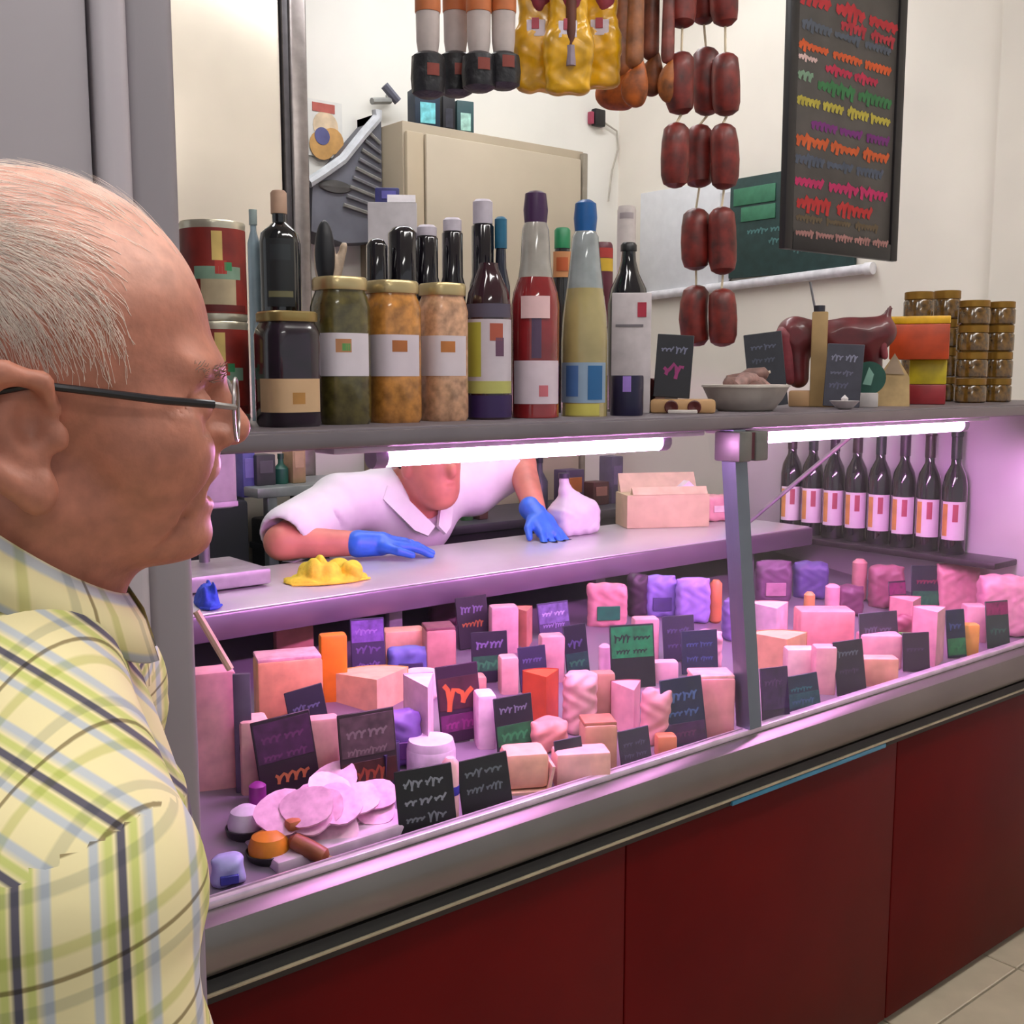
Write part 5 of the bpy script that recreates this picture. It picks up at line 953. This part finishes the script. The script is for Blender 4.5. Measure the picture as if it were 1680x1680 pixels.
V[:, 0] += .0022*np.sin(V[:, 2]*70+V[:, 1]*40)*(V[:, 2] < -.25)
so = netmesh('plaid_shirt', up(V), Q, PLAID, man, label='yellow plaid short-sleeved shirt with blue and green stripes')
def plaid_corners(o, V):                                            # fabric runs along the shoulder yoke, then down the sleeve; cut at the seam
    me = o.data; n = len(me.loops); li = np.empty(n, np.int32); me.loops.foreach_get('vertex_index', li)
    ls = np.empty(len(me.polygons), np.int32); lt = np.empty(len(me.polygons), np.int32); me.polygons.foreach_get('loop_start', ls); me.polygons.foreach_get('loop_total', lt)
    a, b, c = V[:, 0], np.abs(V[:, 1]), V[:, 2]; us = .66*a+.75*c-.31*(b-.19)+.152
    fid = np.repeat(np.arange(len(ls)), lt); d = (a-us)[li]; sl = (np.bincount(fid, d)/lt)[fid] > 0
    u = np.where(sl, a[li], us[li])+.0015; v = np.where(sl, (c-.18*a)[li], (.75*a+.635*b)[li])
    at_ = me.attributes.new('plaid', 'FLOAT_VECTOR', 'CORNER'); at_.data.foreach_set('vector', np.stack([u, v, 0*u], -1).astype(np.float32).ravel())
plaid_corners(so, V)
nv_, vs, fs, uv = 56, [], [], []
prof = [(-.006, .0), (.002, .004), (.012, -.012), (.019, -.036), (.015, -.037), (.005, -.010), (-.004, -.006)]      # radial offset, height of the folded collar
for i in range(nv_+1):
    th = .22+(2*math.pi-.44)*i/nv_; cth, sth = math.cos(th), math.sin(th); f_ = max(0, cth)
    zt = -.066-.058*cth+.003*math.cos(2*th); sp = 1+.35*f_**6
    for (dr, dz) in prof:
        vs.append((-.060+(.069+dr)*cth, (.073+dr)*sth, zt+dz*(1+.1*f_**4)-.006)); uv.append((.026+dz*.55+.006, th*.07, 0))
m_ = len(prof)
for i in range(nv_):
    for j in range(m_): fs.append((i*m_+j, i*m_+(j+1) % m_, (i+1)*m_+(j+1) % m_, (i+1)*m_+j))
fs += [tuple(range(m_)), tuple(nv_*m_+j for j in range(m_))][::-1]
co = netmesh('collar', up(np.array(vs)), np.array([f for f in fs if len(f) == 4]), PLAID, man); set_attr(co, 'plaid', uv, 'FLOAT_VECTOR')
V, Q = nets([('u', sell((-.065, 0, -.76), (.125, .165, .14)), .03), ('u', sym(scone((-.07, .085, -.80), (-.06, .10, -1.34), .098, .065)), .04)], np.arange(-.22, .10, .012), np.arange(-.22, .221, .012), np.arange(-1.42, -.60, .014), post=lambda F, P: np.maximum(F, -(P[..., 2]+1.37)))
netmesh('trousers', up(V), Q, M('#3a3d45', .85), man)
for s_ in (-1, 1):
    V, Q = blob([('u', sell((-.01, s_*.10, -1.385), (.135, .048, .05)), .01), ('u', scone((-.06, s_*.1, -1.40), (-.06, s_*.1, -1.34), .05, .045), .03)], (-.16, s_*.1-.06, -1.437), (.14, s_*.1+.06, -1.28), .01)
    V[:, 2] = np.maximum(V[:, 2], -EZ+.0005); netmesh('shoe', up(V), Q, M('#2b2320', .5), man)
# eyeglasses
gl_ = thing('eyeglasses', "black-armed eyeglasses on the man's nose and ear", 'glasses', man.location, man.rotation_euler.z)
G_ = lambda p: (p[0], p[1], p[2]+EZ)
BKF = M('#15151c', .3)
for s_ in (-1, 1):
    obj('temple_arm', MB().tube([G_((.060, s_*.070, -.004)), G_((.03, s_*.0755, -.001)), G_((-.005, s_*.081, .004)), G_((-.035, s_*.084, .008)), G_((-.055, s_*.083, .004)), G_((-.066, s_*.081, -.012))], [.0024, .0024, .0022, .0022, .0022, .0018], 8), BKF, gl_)
    pts = [(.0745-.012*(1-math.cos(t))*0, s_*.036+.0255*math.cos(t), -.008+.019*math.sin(t)) for t in [2*math.pi*i/28 for i in range(28)]]
    pts = [(.0800-.30*max(0, abs(p[1])-.012)**1.0*.55, p[1], p[2]) for p in pts]
    obj('rim', MB().tube([G_(p) for p in pts+pts[:1]], .0011, 6), M('#8f8a88', .3, .6), gl_)
    ln = MB().add([G_(p) for p in pts]+[G_((.0800-.30*.024*.55+.001, s_*.036, -.008))], [(i, (i+1) % 28, 28) for i in range(28)]); obj('lens', ln, GLASS, gl_)
for s_ in (-1, 1): obj('hinge', MB().tube([G_((.059, s_*.0702, -.004)), G_((.066, s_*.068, -.005)), G_((.0725, s_*.0605, -.006))], .0019, 6), M('#8f8a88', .3, .6), gl_)
obj('bridge', MB().tube([G_((.0785, -.011, -.004)), G_((.0805, 0, .001)), G_((.0785, .011, -.004))], .0014, 6), M('#8f8a88', .3, .6), gl_)

# ---- the shop assistant, leaning over the worktop (world axes)
wk = thing('person', 'shop assistant in white shirt and blue gloves leaning over the worktop', 'person', (1.72, 2.72, 0))
O_ = np.array([1.72, 2.72, 0], np.float32); sh_ = lambda p: tuple(np.array(p, np.float32)-O_)
HD = (1.715, 2.44, 1.208)
eL, wL = (1.245, 2.40, 1.045), (1.43, 2.285, 1.037)
eR, wR = (2.085, 2.50, 1.185), (1.985, 2.31, 1.060)
skin_ops = [('u', sell(sh_((HD[0], HD[1], HD[2])), (.076, .094, .112)), .01), ('u', sell(sh_((HD[0], HD[1]-.045, HD[2]-.07)), (.05, .05, .05)), .03), ('u', sell(sh_((HD[0], HD[1]-.10, HD[2]-.01)), (.013, .018, .022)), .01), ('u', sell(sh_((HD[0], HD[1]-.086, HD[2]-.048)), (.028, .012, .009)), .006),
 ('s', sell(sh_((HD[0]-.03, HD[1]-.10, HD[2]+.012)), (.016, .016, .01)), .01), ('s', sell(sh_((HD[0]+.03, HD[1]-.10, HD[2]+.012)), (.016, .016, .01)), .01), ('s', sell(sh_((HD[0], HD[1]-.10, HD[2]-.052)), (.024, .012, .003)), .004),
 ('u', sell(sh_((HD[0]-.08, HD[1], HD[2]-.005)), (.010, .018, .03)), .01), ('u', sell(sh_((HD[0]+.08, HD[1], HD[2]-.005)), (.010, .018, .03)), .01),
 ('u', scone(sh_((1.715, 2.50, 1.16)), sh_((1.72, 2.56, 1.06)), .058, .07), .03), ('u', scone(sh_((1.72, 2.56, 1.06)), sh_((1.72, 2.82, .93)), .12, .13), .04),
 ('u', scone(sh_((1.50, 2.55, 1.11)), sh_((1.94, 2.55, 1.12)), .06, .06), .04),
 ('u', scone(sh_((1.49, 2.55, 1.11)), sh_(eL), .055, .042), .02), ('u', scone(sh_(eL), sh_(wL), .042, .028), .015),
 ('u', scone(sh_((1.94, 2.55, 1.12)), sh_(eR), .055, .044), .02), ('u', scone(sh_(eR), sh_(wR), .045, .030), .015),
 ('u', scone(sh_((1.64, 2.82, .9)), sh_((1.63, 2.80, .10)), .095, .05), .04), ('u', scone(sh_((1.80, 2.82, .9)), sh_((1.81, 2.80, .10)), .095, .05), .04)]
V, Q = nets(skin_ops, np.arange(-.56, .46, .008), np.arange(-.48, .26, .008), np.concatenate([np.arange(.02, .86, .02), np.arange(.86, 1.34, .008)]))
netmesh('body', V, Q, SKIN2, wk)
sops = [('u', scone(sh_((1.72, 2.57, 1.07)), sh_((1.72, 2.84, .92)), .145, .155), .04), ('u', scone(sh_((1.50, 2.55, 1.11)), sh_((1.94, 2.55, 1.12)), .078, .078), .05),
 ('u', scone(sh_((1.49, 2.55, 1.10)), sh_((1.275, 2.415, 1.062)), .080, .074), .025), ('u', scone(sh_((1.94, 2.55, 1.12)), sh_((2.06, 2.51, 1.172)), .076, .062), .025),
 ('s', scone(sh_((1.255, 2.405, 1.05)), sh_((1.20, 2.37, 1.04)), .058, .06), .01), ('s', scone(sh_((2.085, 2.50, 1.185)), sh_((2.13, 2.49, 1.2)), .05, .06), .01),
 ('s', scone(sh_((1.715, 2.46, 1.20)), sh_((1.70, 2.37, 1.03)), .080, .030), .012), ('s', scone(sh_((1.715, 2.5, 1.20)), sh_((1.715, 2.45, 1.12)), .07, .055), .01),
 ('s', scone(sh_((1.60, 2.40, 1.08)), sh_((1.57, 2.44, .98)), .006, .012), .02), ('s', scone(sh_((1.84, 2.40, 1.10)), sh_((1.86, 2.45, 1.0)), .006, .012), .02), ('s', scone(sh_((1.40, 2.42, 1.10)), sh_((1.46, 2.44, 1.03)), .005, .008), .015)]
V, Q = nets(sops, np.arange(-.58, .50, .008), np.arange(-.46, .36, .008), np.arange(.72, 1.30, .008))
netmesh('white_shirt', V, Q, M('#dcd6dc', .8, noise=.04, scale=10), wk)
for s_ in (-1, 1): obj('shirt_collar', MB().prism([(s_*.004, 0), (s_*.082, .125), (s_*.105, .135), (s_*.125, .10), (s_*.062, .0), (s_*.030, -.022)], -.005, .004, 'y').xf(Matrix.Translation(sh_((1.70, 2.392, 1.045))) @ Matrix.Rotation(-.42, 4, 'X') @ Matrix.Rotation(s_*.35, 4, 'Z')), M('#dcd6dc', .8, noise=.04, scale=10), wk)
V, Q = nets([('u', sell(sh_((HD[0], HD[1]+.02, HD[2]+.035)), (.081, .094, .095)), .01), ('s', sell(sh_((HD[0], HD[1]-.10, HD[2]-.02)), (.09, .075, .10)), .01)], np.arange(-.12, .12, .006), np.arange(-.40, -.12, .006), np.arange(1.1, 1.36, .006)); netmesh('hair', V, Q, M('#2b2320', .7), wk)
V, Q = nets([('u', scone(sh_((1.64, 2.82, .9)), sh_((1.63, 2.80, .06)), .105, .065), .04), ('u', scone(sh_((1.80, 2.82, .9)), sh_((1.81, 2.80, .06)), .105, .065), .04)], np.arange(-.24, .24, .014), np.arange(-.10, .26, .014), np.arange(-.02, .98, .016)); V[:, 2] = np.maximum(V[:, 2], .03); netmesh('trousers', V, Q, M('#23242c', .85), wk)
for x in (1.63, 1.81):
    V, Q = blob([('u', sell(sh_((x, 2.76, .04)), (.05, .13, .05)), .01)], sh_((x-.06, 2.62, 0)), sh_((x+.06, 2.9, .1)), .012); V[:, 2] = np.maximum(V[:, 2], .0005); netmesh('shoe', V, Q, M('#1b1a1c', .5), wk)
def glove(w_, fwd, sd, upv, spread, curl):
    f = Vector(fwd).normalized(); s_ = Vector(sd).normalized(); n_ = Vector(upv).normalized(); w0 = Vector(w_)
    P = lambda a, b, c: sh_(w0+f*a+s_*b+n_*c)
    ops = [('u', scone(P(-.035, 0, 0), P(.02, 0, 0), .034, .030), .01), ('u', scone(P(.03, -.022, 0), P(.078, -.027, -.004), .019, .015), .012), ('u', scone(P(.03, .022, 0), P(.078, .024, -.004), .019, .014), .012), ('u', scone(P(.03, 0, .002), P(.082, 0, 0), .021, .016), .012)]
    for k, (b0, ln) in enumerate(((-.030, .062), (-.010, .074), (.011, .068), (.029, .052))):
        b1 = b0*(1+spread); ops += [('u', scone(P(.08, b0, 0), P(.08+ln*.55, b0+(b1-b0)*.5, -.004-curl*.3), .0105, .0098), .004), ('u', scone(P(.08+ln*.55, b0+(b1-b0)*.5, -.004-curl*.3), P(.08+ln*(1-.3*min(1, curl*20)), b1, -.008-curl), .0098, .0085), .003)]
    ops += [('u', scone(P(.02, -.030, 0), P(.05, -.055, -.004), .014, .0115), .008), ('u', scone(P(.05, -.055, -.004), P(.082, -.066, -.012), .0112, .009), .004)]
    c = np.array(sh_(w0+f*.06)); V, Q = blob(ops, c-.13, c+.13, .0042)
    V[:, 2] = np.maximum(V[:, 2], 1.0015); g = netmesh('blue_glove', V, Q, M('#2f66cf', .4, noise=.08, scale=40), wk)
glove(wL, (.9, -.32, -.05), (.3, .93, .1), (0, 0, 1), .35, .012)
glove((wR[0], wR[1], wR[2]), (-.1, -.75, -.42), (.95, -.1, 0), (0, -.5, .85), .5, .014)
